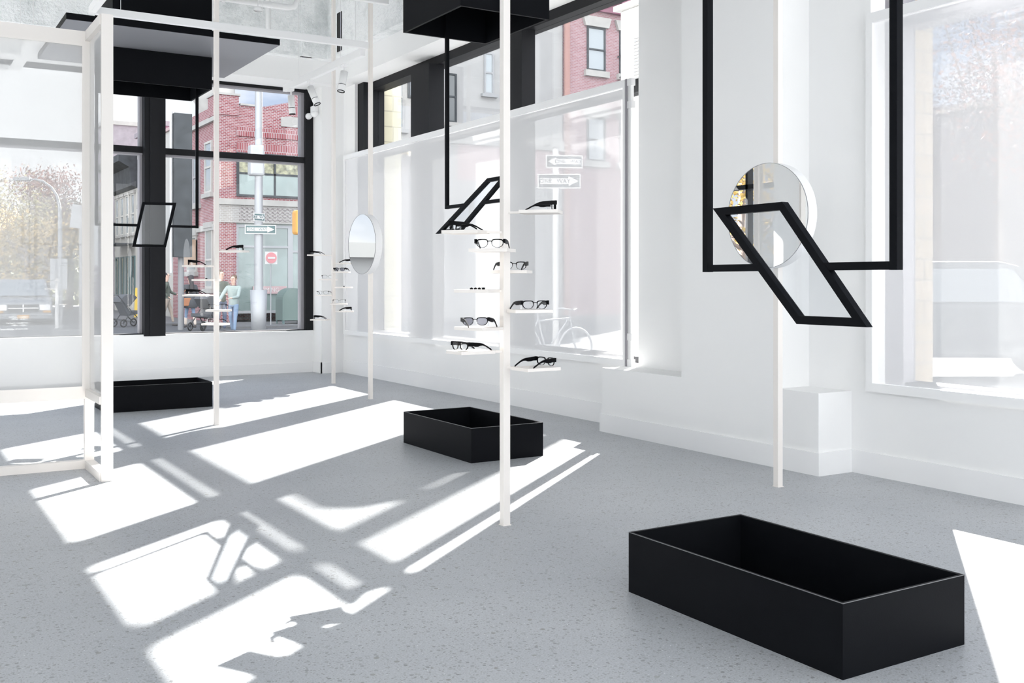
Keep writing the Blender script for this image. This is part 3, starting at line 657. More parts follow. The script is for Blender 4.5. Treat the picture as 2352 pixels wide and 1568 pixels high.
MB().add([(1.207, 6.852, .53), (1.207, 7.38, .53), (1.207, 7.38, 2.855), (1.207, 6.852, 2.855)], [(0, 1, 2, 3)]).build('mesh_sheet', 'screen', sc)
f = MB(); f.box(1.235-t-.018, 7.375, .55, 1.235-t, 7.38, 2.82); f.box(xl, 7.375, .535, 1.235-t, 7.38, .55); f.box(xl, 7.375, 2.82, 1.235-t, 7.38, 2.835); f.build('glazing_bead', 'shelf', sc)
MB().box(xl, 7.38, 0, xl+t, 7.38+t, 2.835).build('side_post', 'white', sc)

# ================================================================== hung light beams, track and spotlights
def beam(p, q, w, h, label, cables, name='light_beam', extra=None):
    p = Vector(p); q = Vector(q); c = (p+q)/2
    r = thing(name, label, 'light fixture', c)
    MB().bar(p, q, w, h).build('housing', 'track', r)
    d = (q-p).normalized(); MB().bar(p+d*.02-Vector((0, 0, h/2-.001)), q-d*.02-Vector((0, 0, h/2-.001)), w*.62, .004).build('diffuser', 'bright', r)
    for s_ in cables:
        a = p.lerp(q, s_); MB().tube([a+Vector((0, 0, h/2)), (a.x, a.y, 4.71)], .0022, 5).build('cable', 'track', r)
        MB().lathe([(.0001, 0), (.03, 0), (.03, .03), (.0001, .03)], (a.x, a.y, 4.71), 12).build('ceiling_cup', 'track', r)
    return r
beam((1.47, 9.02, 3.47), (3.93, 9.02, 3.47), .05, .06, 'long white hung light beam crossing behind the left pole', (.1, .59, .95))
beam((3.90, 9.06, 3.415), (3.90, 11.25, 3.415), .05, .07, 'white hung track bar carrying three spotlights in the corner', (.25, .8), 'light_track')
beam((1.49, 5.2, 3.47), (1.49, 8.98, 3.47), .05, .06, 'white hung light beam running toward the viewer at top left', (.2, .9))
beam((1.9, 7.5, 3.47), (3.44, 7.5, 3.47), .05, .06, 'white hung light beam at the top edge left of the black hanging box', (.15, .85))
beam((1.2, 10.1, 3.44), (1.2, 11.76, 3.44), .09, .05, 'white hung light bar running back above the glazed screen', (.1, .7))
beam((-.8, 11.76, 3.44), (1.14, 11.76, 3.44), .09, .05, 'white hung light bar crossing above the glazed screen', (.3,))
beam((-.8, 10.9, 3.44), (1.14, 10.9, 3.44), .05, .05, 'second white light bar above the glazed screen', (.3,))
def spot(y, tilt_vec, label):
    top = Vector((3.90, y, 3.378)); r = thing('track_spotlight', label, 'spotlight', top, group='spotlights on the corner track')
    MB().box(3.88, y-.05, 3.355, 3.92, y+.05, 3.378).build('adapter', 'track', r)
    MB().tube([top+Vector((0, 0, -.02)), top+Vector((0, 0, -.09))], .009, 8).build('stem', 'track', r)
    d = Vector(tilt_vec).normalized(); a = top+Vector((0, 0, -.08))
    rot = d.to_track_quat('Z', 'Y').to_matrix()
    def body(prof, name, m):
        b = MB(); b.lathe(prof, n=20); b.v = [rot @ p+a for p in b.v]; return b.build(name, m, r)
    body([(.0001, -.01), (.037, -.01), (.037, .125)], 'barrel', 'track')
    body([(.034, .125), (.034, .131), (.0001, .131)], 'groove', 'blackplastic')
    body([(.0371, .131), (.037, .192), (.031, .192), (.029, .18), (.0001, .18)], 'lens_barrel', 'track')
    b = body([(.0315, .192), (.0375, .193), (.0375, .199), (.0315, .199)], 'front_ring', 'blackplastic')
    return r
spot(11.05, (.06, -.03, -1), 'white spotlight at the far left end of the corner track')
spot(10.45, (.30, -.35, -1), 'middle white spotlight of the corner track, tilted to the right')
spot(9.52, (-.22, -.12, -1), 'white spotlight at the near right end of the corner track')
# ceiling pipes and small ceiling parts
p_ = thing('sprinkler_pipe', 'white horizontal pipe with an elbow under the rough ceiling', 'pipe', (3.0, 12.0, 4.4))
MB().tube([(-2, 11.6, 4.43), (4.05, 11.6, 4.43), (4.13, 11.6, 4.45), (4.17, 11.6, 4.52), (4.17, 11.6, 5.14)], .036, 10).build('pipe', 'track', p_)
for xx in (3.3, 1.3): MB().lathe([(.045, -.02), (.045, .02)], (xx, 11.6, 4.43), 14, 'x').build('coupling', 'track', p_)
for xx in (3.55, 1.0): MB().tube([(xx, 11.6, 4.46), (xx, 11.6, 5.14)], .006, 5).build('hanger_rod', 'track', p_)
for (xx, lab) in ((4.25, 'thin white vertical conduit on the back beam near the corner'), (.32, 'thin white vertical conduit on the back beam at left')):
    tag(MB().tube([(xx, 12.90, 4.19), (xx, 12.90, 5.14)], .035, 10).build('conduit', 'track'), lab, 'pipe')
sm = thing('hanging_sensor', 'small white round sensor hanging on a cord above the light beam', 'sensor', (3.0, 9.4, 3.70))
MB().lathe([(.0001, 0), (.04, 0), (.043, .012), (.036, .036), (.0001, .038)], (3.0, 9.4, 3.755), 20).build('body', 'track', sm)
MB().tube([(3.0, 9.4, 3.79), (3.0, 9.4, 5.14)], .004, 6).build('cord', 'track', sm)
ex_ = thing('emergency_light', 'white twin head emergency light on the corner pier', 'light', (5.13, 13.52, 3.6))
MB().box(5.08, 13.46, 3.55, 5.139, 13.62, 3.66).build('housing', 'bright', ex_, bevel=.008)
for yy in (13.42, 13.64): MB().lathe([(.0001, -.05), (.035, -.05), (.045, .02), (.04, .025), (.0001, .025)], (5.07, yy, 3.53), 16, 'y').build('lamp_head', 'bright', ex_)
tag(MB().box(5.30, 13.328, 1.5, 5.37, 13.339, 1.62).build('wall_switch', 'bright'), 'small white switch plate on the corner pier', 'switch')
tag(MB().box(5.07, 12.47, 4.22, 5.085, 12.62, 4.72).build('beam_gap', 'gap'), 'dark vertical gap in the rough back beam in the corner', 'gap')

# ================================================================== street
struct(MB().box(-60, YO+.05, -.6, 90, 130, -.2).box(XO+.05, -60, -.6, 90, YO+.05, -.2), 'ground', 'asphalt', 'pale grey street surface outside the windows', 'street')
struct(MB().box(9.2, 31.5, -.2, 60, 35, -.14).box(7.6, 35, -.2, 9.78, 110, -.14), 'trim_4', 'pave', 'pale sidewalk along the buildings across the street', 'sidewalk')

def building(name, label, x0, x1, y0, y1, h, m, cat='building'):
    r = thing(name, label, cat, ((x0+x1)/2, (y0+y1)/2, -.2))
    MB().box(x0, y0, -.2, x1, y1, h).build('wall', m, r); return r
def win_front(r, x0, x1, z0, z1, y, pane='darkglass', frame='slate', t=.07, bars=(), lintel=None, sill=None, name='window'):
    f = MB(); f.ring([(x0, y, z0), (x1, y, z0), (x1, y, z1), (x0, y, z1)], [(x0+t, y, z0+t), (x1-t, y, z0+t), (x1-t, y, z1-t), (x0+t, y, z1-t)], (0, -.06, 0))
    for b in bars:
        if b[0] == 'h': f.box(x0+t, y-.06, b[1]-.035, x1-t, y-.01, b[1]+.035)
        else: f.box(b[1]-.035, y-.06, z0+t, b[1]+.035, y-.01, z1-t)
    o = f.build(name, frame, r); MB().box(x0+t, y-.025, z0+t, x1-t, y-.012, z1-t).build('pane', pane, o)
    if lintel:
        hl, m = lintel; MB().prism([(x0-.12, y, z1), (x1+.12, y, z1), (x1+.26, y, z1+hl), (x0-.26, y, z1+hl)], (0, -.14, 0)).build('lintel', m, r)
    if sill:
        hs, m = sill; MB().box(x0-.14, y-.16, z0-hs, x1+.14, y, z0).build('window_sill', m, r)
def win_side(r, y0, y1, z0, z1, x, pane='darkglass', frame='slate', t=.07, bars=(), lintel=None, sill=None):
    f = MB(); f.ring([(x, y0, z0), (x, y1, z0), (x, y1, z1), (x, y0, z1)], [(x, y0+t, z0+t), (x, y1-t, z0+t), (x, y1-t, z1-t), (x, y0+t, z1-t)], (-.06, 0, 0))
    for b in bars: f.box(x-.06, y0+t, b-.035, x-.01, y1-t, b+.035)
    o = f.build('window', frame, r); MB().box(x-.025, y0+t, z0+t, x-.012, y1-t, z1-t).build('pane', pane, o)
    if lintel: MB().box(x-.10, y0-.1, z1, x, y1+.1, z1+lintel).build('lintel', 'stone', r)
    if sill: MB().box(x-.14, y0-.12, z0-sill, x, y1+.12, z0).build('window_sill', 'stone', r)

# --- two storey red brick corner building
Y1 = 35.0
b1 = thing('corner_building', 'two storey red brick corner building with stepped parapet across the street', 'building', (12, 38, -.2))
MB().box(9.78, Y1, 3.95, 15.3, 41.2, 7.25).build('wall', 'brick', b1)
MB().box(9.78, Y1, -.2, 10.42, 41.2, 3.95).box(14.7, Y1, -.2, 15.3, 41.2, 3.95).box(10.42, 38.2, -.2, 14.7, 41.2, 3.95).build('wall', 'brick', b1)
pp = MB(); pp.box(9.72, Y1-.05, 6.9, 10.49, 36.0, 7.57); pp.prism([(10.49, Y1-.01, 7.2), (15.3, Y1-.01, 7.2), (15.3, Y1-.01, 7.25), (14.9, Y1-.01, 7.65), (13.4, Y1-.01, 8.05), (12.55, Y1-.01, 8.05), (12.4, Y1-.01, 7.55), (11.3, Y1-.01, 7.27), (10.49, Y1-.01, 7.27)], (0, .3, 0)); pp.build('parapet', 'brick', b1)
MB().box(9.68, Y1-.1, 7.57, 10.54, 36.05, 7.64).box(10.54, Y1-.07, 7.27, 11.3, Y1+.33, 7.33).box(12.36, Y1-.07, 8.05, 13.5, Y1+.33, 8.13).build('coping', 'stone', b1)
arch = [(11.98, Y1, 6.66), (13.75, Y1, 6.66), (13.75, Y1, 7.0), (13.1, Y1, 7.05)]+[(12.86+.27*math.cos(a), Y1, 7.05+.27*math.sin(a)) for a in [k*PI/8 for k in range(9)]]+[(12.55, Y1, 7.05), (11.98, Y1, 6.98)]
MB().prism(arch, (0, -.05, 0)).build('stone_tablet', 'stone', b1)
for k in range(11):
    a = PI*k/10; c = Vector((12.86+.40*math.cos(a), Y1-.03, 7.05+.40*math.sin(a)))
MB().ring([(12.86+.50*math.cos(PI*k/10), Y1, 7.05+.50*math.sin(PI*k/10)) for k in range(11)]+[(12.36, Y1, 7.02), (13.36, Y1, 7.02)], [(12.86+.29*math.cos(PI*k/10), Y1, 7.05+.29*math.sin(PI*k/10)) for k in range(11)]+[(12.57, Y1, 7.03), (13.15, Y1, 7.03)], (0, -.06, 0)).build('brick_arch', 'soldier', b1)
MB().box(10.42, Y1-.05, 6.22, 15.0, Y1, 6.52).build('brick_course', 'soldier', b1)
MB().box(10.42, Y1-.05, 5.66, 15.0, Y1, 5.98).build('brick_course', 'soldier', b1)
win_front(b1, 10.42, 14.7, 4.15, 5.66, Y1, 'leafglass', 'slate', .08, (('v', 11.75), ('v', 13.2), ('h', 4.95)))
MB().box(10.5, Y1-.045, 4.23, 14.6, Y1-.03, 4.92).build('lower_pane', 'greenglass', b1)
MB().box(9.74, Y1-.12, 3.86, 15.3, Y1, 4.06).build('stone_band', 'stone', b1)
MB().box(9.76, Y1-.04, 3.25, 15.3, Y1, 3.86).build('patterned_brick_band', 'palebrick', b1)
hb_ = MB()
for k in range(26):
    x_ = 10.5+k*.18
    for j in range(4): hb_.bar((x_, Y1-.05, 3.34+j*.12), (x_+.09, Y1-.05, 3.42+j*.12), .02, .03); hb_.bar((x_+.09, Y1-.05, 3.42+j*.12), (x_+.18, Y1-.05, 3.34+j*.12), .02, .03)
hb_.build('herringbone_bricks', 'greybrick', b1)
MB().box(10.42, Y1+.1, 2.35, 14.7, 38.2, 3.95).build('shop_fascia', mat('pale_green_fascia', (0.45, 0.52, 0.50), 0.7), b1)
win_front(b1, 10.42, 12.35, .15, 3.2, Y1+.12, 'greenglass', 'galv', .09, (('v', 11.3), ('h', 2.45)), name='shop_window')
win_front(b1, 12.35, 13.3, -.1, 3.2, Y1+.12, 'greenglass', 'galv', .09, (('h', 2.3),), name='shop_door')
MB().box(13.3, Y1+.06, -.2, 14.7, Y1+.3, 2.35).build('shop_side_panel', 'stone', b1)
win_side(b1, 35.6, 36.5, 4.3, 6.1, 9.78, 'paleglass', 'cream', .08, (5.2,), None, .15)
win_side(b1, 37.2, 38.1, 4.0, 5.9, 9.78, 'paleglass', 'graymet', .08, (5.0,), None, .15)
win_side(b1, 35.5, 36.4, 1.0, 3.1, 9.78, 'paleglass', 'cream', .08, (2.0,), .2, .15)
win_side(b1, 37.6, 38.9, 1.6, 2.9, 9.78, 'paleglass', 'cream', .08, (), .2, .15)
MB().box(9.70, 35, 3.0, 9.78, 41.2, 3.2).build('stone_band', 'stone', b1)
MB().box(9.66, 35, 6.7, 9.78, 41.2, 6.85).build('stone_band', 'stone', b1)
# roof tanks behind it
rt = thing('rooftop_vent', 'round white rooftop vents above the brick corner building', 'vent', (11.0, 39.0, 7.25))
MB().lathe([(.0001, 8.7), (.25, 8.65), (.5, 8.3), (.5, 7.9), (.3, 7.6), (.3, 7.25), (.0001, 7.25)], (10.4, 38.6, 0), 16).build('vent_bulb', 'stone', rt)
MB().lathe([(.0001, 9.2), (.2, 9.1), (.35, 8.8), (.35, 7.25)], (10.9, 38.0, 0), 14).build('vent_bulb', 'cream', rt)
# --- cream gable behind
b2 = building('cream_house', 'small cream house wall with lilac roof edge behind the corner building', 9.82, 14, 41.3, 43.0, 7.2, 'cream')
MB().box(9.74, 41.25, 7.2, 14.1, 43.05, 7.32).build('coping', 'pink', b2)
b3 = building('purple_house', 'purple pink row house left of the black window column', 9.8, 15, 43.1, 47.7, 7.55, 'purple')
MB().box(9.65, 43.05, 7.55, 15, 47.75, 7.75).build('cornice', 'lilac', b3)
for yy in (43.6, 45.0, 46.4):
    win_side(b3, yy, yy+.85, 4.6, 6.6, 9.8, 'paleglass', 'cream', .09, (5.6,), .22, .15); win_side(b3, yy, yy+.85, .6, 3.0, 9.8, 'darkglass', 'lilac', .09, (2.0,), .22, None)
b4 = building('cream_row_house', 'cream row house with a heavy black cornice far down the street', 9.8, 15, 47.8, 53.0, 6.3, 'cream')
cn = MB(); cn.prism([(9.8, 47.75, 5.4), (9.55, 47.75, 5.5), (9.45, 47.75, 6.3), (9.0, 47.75, 6.55), (9.0, 47.75, 6.85), (10.2, 47.75, 6.95), (10.2, 47.75, 5.4)], (0, 5.3, 0)); cn.build('cornice', 'slate', b4)
for yy in (48.2, 49.4, 50.6, 51.8):
    win_side(b4, yy, yy+.7, 3.4, 5.2, 9.8, 'paleglass', 'cream', .07, (4.3,), .12, .1); win_side(b4, yy, yy+.7, .5, 2.4, 9.8, 'darkglass', 'teal', .07, (), None, None)
fe = MB()
for zz in (2.9,): fe.box(8.9, 48.2, zz, 9.8, 51.5, zz+.06)
for k in range(14): fe.bar((8.92, 48.3+k*.24, 2.96), (8.92, 48.3+k*.24, 3.8), .03, .03)
fe.box(8.9, 48.2, 3.8, 8.95, 51.5, 3.85); fe.build('fire_escape', 'slate', b4)
b5 = building('brick_warehouse', 'tall lilac brick warehouse wall with a flat roof at the end of the row', 9.9, 24, 56.0, 62, 9.3, 'lilac')
MB().box(9.8, 55.9, 9.3, 24, 62.1, 9.5).build('coping', 'stone', b5)
# --- buildings seen through the clerestory
b6 = building('pale_brick_house', 'pale house with arched window seen at the left of the high side window', 15.6, 18.35, 35.5, 42, 12.0, 'cream')
MB().box(15.6, 35.45, -.2, 18.35, 35.5, 6.6).build('lower_wall', 'greybrick', b6)
win_front(b6, 16.35, 16.95, 7.0, 9.3, 35.5, 'paleglass', 'stone', .08, (('h', 8.2),), None, (.15, 'stone'))
win_front(b6, 17.1, 18.0, 8.2, 10.0, 35.5, 'paleglass', 'slate', .1, (('h', 8.9),), (.35, 'stone'), None)
MB().box(17.3, 35.35, 5.6, 18.3, 35.5, 7.95).build('pink_panel', 'pink', b6)
MB().tube([(16.4, 35.30, 6.0), (16.9, 35.30, 6.2), (17.4, 35.30, 6.1)], .16, 8).build('awning_bracket', 'yellowp', b6)
b7 = building('grey_stucco_building', 'tall plain grey stucco building wall seen through the high side window', 18.4, 24.15, 35.4, 45, 15.5, 'stucco')
win_front(b7, 20.38, 20.82, 8.65, 10.3, 35.4, 'paleglass', 'signgrey', .07, (('h', 9.5),), None, (.12, 'signgrey'))
win_front(b7, 18.75, 19.15, 7.4, 9.3, 35.4, 'darkglass', 'slate', .07, (('h', 8.4),), None, (.15, 'stone'))
MB().box(18.4, 35.25, 6.6, 24.15, 35.4, 7.0).build('stone_band', 'stone', b7)
MB().box(19.2, 35.36, 5.2, 24.1, 35.4, 6.6).build('pink_wall_panel', 'pink', b7)
b8 = building('red_brick_tenement', 'pinkish red brick tenement with white lintels seen at top right of the side window', 24.2, 32, 35.3, 45, 13.3, 'brick2')
MB().box(24.0, 34.8, 13.0, 32, 35.3, 13.8).build('cornice', 'maroon', b8)
MB().box(24.2, 35.1, 12.6, 32, 35.3, 13.0).build('cornice', 'maroon', b8)
MB().box(24.16, 35.22, -.2, 24.4, 35.3, 13.0).build('corner_strip', mat('salmon_brick', (0.34, 0.20, 0.18), .9), b8)
for xx in (25.3, 27.0, 28.7, 30.4):
    win_front(b8, xx, xx+.95, 10.1, 11.95, 35.3, 'paleglass', 'slate', .08, (('h', 11.0),), (.42, 'stone'), (.25, 'stone'))
    win_front(b8, xx, xx+.95, 6.3, 8.15, 35.3, 'paleglass', 'slate', .08, (('h', 7.2),), (.42, 'stone'), (.25, 'stone'))
fe = MB(); fe.box(26.9, 34.3, 9.9, 30, 35.3, 9.96); fe.box(26.9, 34.3, 10.8, 26.95, 35.3, 10.85); fe.box(26.9, 34.3, 10.8, 30, 34.35, 10.85)
for k in range(16): fe.bar((26.92+k*.2, 34.32, 9.96), (26.92+k*.2, 34.32, 10.8), .025, .025)
fe.build('fire_escape', 'slate', b8)
MB().prism([(26.6, 35.3, 9.7), (26.6, 34.2, 9.2), (26.6, 34.2, 9.1), (26.6, 35.3, 9.1)], (3, 0, 0)).build('awning', 'maroon', b8)
# --- buildings and things off to the right beyond the near window
b9 = building('low_brick_block', 'low tan block with flat roof beyond the near mesh panel', 40, 60, 16, 40, 8.6, mat('dull_tan_render', (0.16, 0.14, 0.13), 0.9))
MB().box(39.7, 15.8, 8.6, 60.2, 40.2, 8.9).build('coping', 'tanbrick', b9)
# brick jambs of the shop front outside
struct(MB().box(5.82, 12.9, -.2, 6.12, 13.2, 5.2), 'trim_5', 'yellow', 'cream glazed brick jamb outside the long side window', 'brick pier')
struct(MB().box(5.82, 4.49, -.2, 6.10, 6.9, 5.2), 'trim_6', 'tanbrick', 'tan glazed brick pier outside the near side window', 'brick pier')

b10 = thing('market_shed', 'low grey market shed with a white fascia, seen in the small round mirror', 'building', (-20, 45, -.2))
MB().box(-45, 44, -.2, -8, 50, 2.4).build('wall', 'stucco', b10); MB().box(-45.5, 43.5, 2.4, -7.5, 50.5, 3.1).build('fascia', 'cream', b10); MB().box(-45, 43.9, -.2, -8, 44, 1.0).build('lower_wall', 'brick', b10)
for k in range(10): MB().box(-44+k*3.8, 43.6, -.2, -43.8+k*3.8, 43.8, 2.4).build('post', 'signwhite', b10)
# --- street furniture
def oneway(r, c, w, h, face, right=True, yaw=0.0):
    """black sign with white arrow lettered ONE WAY"""
    c = Vector(c); u = Vector((math.cos(yaw), math.sin(yaw), 0)); n = Vector((u.y, -u.x, 0)); z = Vector((0, 0, 1))
    pt = lambda a, b, k=0.0: c+u*a+z*b+n*k
    s = MB().obox(c, u*w/2, n*.006, z*h/2).build('sign_plate', 'signwhite', r)
    MB().obox(c+n*.008, u*(w/2-.02), n*.003, z*(h/2-.02)).build('sign_field', face, s)
    sg = 1 if right else -1
    poly = [(-.44, -.2), (.22, -.2), (.22, -.34), (.45, 0), (.22, .34), (.22, .2), (-.44, .2)]
    MB().prism([pt(sg*a*w, b*h, .013) for a, b in poly], n*.004).build('arrow', 'signwhite', s)
    mw = Matrix(((u.x, n.x, 0, 0), (u.y, n.y, 0, 0), (0, 0, 1, 0), (0, 0, 0, 1)))
    rot = Matrix((( u.x, 0, n.x, 0), (u.y, 0, n.y, 0), (0, 1, 0, 0), (0, 0, 0, 1)))
    base = pt(-sg*.10*w, 0, .019)-Vector(r.location)
    o = text_mesh('sign_lettering', 'ONE   WAY', h*.40, face, s, Matrix.Translation(base) @ rot)
    return s
op = ground(594, 24)
sp = thing('street_pole', 'tall pale street pole with one way signs outside the back window', 'pole', op)
MB().tube([(op.x, op.y, -.2), (op.x, op.y, 9.0)], [.11, .065], 12).build('post', 'galv', sp)
MB().lathe([(.0001, -.35), (.16, -.35), (.20, .9), (.0001, .9)], (op.x, op.y, .15), 12).build('pole_base', 'galv', sp)
MB().box(op.x-.24, op.y-.16, 3.69, op.x+.10, op.y+.1, 4.40).build('control_cabinet', 'galv', sp, bevel=.05)
oneway(sp, (op.x+.0, op.y-.14, 2.45), .70, .21, 'teal', True, -YAW*.55)
oneway(sp, (op.x-.03, op.y-.14, 2.73), .36, .19, 'teal', True, .5)
p3 = at(690, 510, 19); ts = thing('traffic_signal', 'yellow traffic signal housing at the right edge of the back window', 'traffic light', (p3.x, p3.y, -.2))
MB().box(p3.x-.11, p3.y-.1, p3.z-.23, p3.x+.22, p3.y+.18, p3.z+.22).build('housing', 'orange', ts, bevel=.05)
MB().tube([(p3.x+.3, p3.y+.05, -.2), (p3.x+.3, p3.y+.05, 3.4)], .06, 8).build('post', 'galv', ts)
MB().tube([(p3.x+.2, p3.y+.05, p3.z), (p3.x+.3, p3.y+.05, p3.z)], .03, 8).build('bracket', 'orange', ts)
# no entry sign on the shop side
p4 = at(623, 592, 33.2); ne = thing('no_entry_sign', 'white square sign with red disc outside the shop', 'sign', (p4.x, p4.y, -.2))
MB().box(p4.x-.20, p4.y, p4.z-.20, p4.x+.20, p4.y+.02, p4.z+.20).build('sign_plate', 'signwhite', ne)
MB().prism([(p4.x+.175*math.cos(2*PI*k/28), p4.y, p4.z+.175*math.sin(2*PI*k/28)) for k in range(28)], (0, -.015, 0)).build('red_disc', 'signred', ne)
MB().box(p4.x-.12, p4.y-.025, p4.z-.03, p4.x+.12, p4.y-.012, p4.z+.03).build('white_bar', 'signwhite', ne)
MB().tube([(p4.x, p4.y+.05, -.2), (p4.x, p4.y+.05, p4.z+.15)], .02, 8).build('post', 'galv', ne)
# shop notices and window signs
nt_ = MB().box(13.3-.6, 35.0, .95, 13.22, 35.05, 1.25); tag(nt_.build('notice', 'signwhite'), 'white paper notice on the shop door glass', 'notice')
nt_ = MB().box(13.34, 35.02, .72, 14.0, 35.055, 1.15); tag(nt_.build('notice', 'signwhite'), 'white paper notice on the panel right of the shop door', 'notice')
rs = thing('shop_sign', 'red and white lettered strip in the shop window', 'sign', (11.5, 35.05, .95))
MB().box(11.0, 35.03, .82, 12.2, 35.05, 1.08).build('strip', 'pink', rs)
text_mesh('lettering', 'OMING', .20, 'signwhite', rs, Matrix.Translation((0.1, -.03, 0)) @ Matrix.Rotation(PI/2, 4, 'X'))
# mailbox
mp = ground(668, 34.0); mb_ = thing('mailbox', 'sage green round topped mailbox standing on four legs outside the shop', 'mailbox', mp)
w_, d_ = .40, .35; prof = [(-w_, .18), (w_, .18), (w_, .85)]+[(w_*math.cos(a), .85+w_*math.sin(a)*.95) for a in [PI*k/14 for k in range(1, 14)]]+[(-w_, .85)]
MB().prism([(mp.x+a, mp.y-d_, mp.z+b) for a, b in prof], (0, 2*d_, 0)).build('body', 'green', mb_)
for sx in (-1, 1):
    for sy in (-1, 1): MB().box(mp.x+sx*(w_-.04)-.03, mp.y+sy*(d_-.04)-.03, mp.z, mp.x+sx*(w_-.04)+.03, mp.y+sy*(d_-.04)+.03, mp.z+.18).build('leg', 'teal', mb_)
mq = ground(706, 35.0, -.14); tag(MB().lathe([(.0001, -.0), (.3, 0), (.33, .95), (.0001, .98)], (mq.x, mq.y, -.14), 16).build('trash_bin', 'teal'), 'dark teal round bin behind the mailbox', 'bin')
# dark sign box on a post
q = ground(417, 31); db = thing('billboard_box', 'tall dark weathered sign box on a post before the brick side wall', 'sign', q)
MB().box(q.x-.27, q.y-.25, 1.98, q.x+.25, q.y+.25, 6.25).build('sign_box', 'slate', db)
MB().tube([(q.x-.33, q.y-.1, 1.5), (q.x-.33, q.y-.1, 6.3)], .045, 8).build('white_conduit', 'signwhite', db)
MB().tube([(q.x-.02, q.y, -.2), (q.x-.02, q.y, 1.98)], .09, 10).build('post', 'lampgrey', db)
MB().box(9.12, 37.6, 1.8, 9.78, 37.66, 2.75).build('blade_sign', mat('tan_sign_face', (0.40, 0.30, 0.22), 0.7), b1)
# street lamp
q = ground(138, 32); sl = thing('street_lamp', 'tall grey street lamp with a curved arm left of the traffic signs', 'street lamp', q)
L_ = lambda px, py: at(px, py, 32)
MB().tube([(q.x, q.y, -.2), L_(138, 500), L_(136, 470), L_(130, 448), L_(118, 430), L_(100, 417), L_(80, 412), L_(55, 411)], [.09, .06, .05, .04, .035, .03, .03, .03], 10).build('post', 'lampgrey', sl)
h_ = L_(52, 411); MB().obox(h_, RGT*.25, FWD*.1, Vector((0, 0, .05))).build('lamp_head', 'lampgrey', sl)
MB().box(q.x-.28, q.y-.05, 1.0, q.x+.2, q.y+.05, 2.3-.35).build('sign_backs', 'signgrey', sl)
MB().tube([(q.x-.1, q.y-.1, -.2), (q.x-.1, q.y-.1, 1.0)], .06, 8).build('white_post', 'signwhite', sl)
q = ground(188, 22); sb = thing('road_sign', 'large grey road sign seen from behind at left', 'sign', q)
c_ = at(186, 498, 22); MB().obox(c_, RGT*.21-Vector((0, 0, .03)), FWD*.01, Vector((0, 0, .245))+RGT*.03).build('sign_plate', 'signgrey', sb)
MB().tube([(q.x, q.y+.05, -.2), (q.x, q.y+.05, 2.8)], .05, 8).build('post', 'lampgrey', sb)
q = ground(210, 24); sb = thing('road_sign', 'second grey road sign back partly behind the screen post', 'sign', q)
c_ = at(212, 560, 24); MB().obox(c_, RGT*.14, FWD*.01, Vector((0, 0, .5))).build('sign_plate', 'signgrey', sb); MB().tube([(q.x, q.y+.05, -.2), (q.x, q.y+.05, 2.3)], .04, 8).build('post', 'lampgrey', sb)
q = ground(325, 40); tag(MB().prism([(q.x-.2, q.y, -.2), (q.x+.35, q.y, -.2), (q.x+.3, q.y, 1.0), (q.x-.15, q.y, 1.0)], (0, .4, 0)).build('newspaper_box', 'yellowp'), 'yellow newspaper box on the sidewalk beside the black column', 'box')

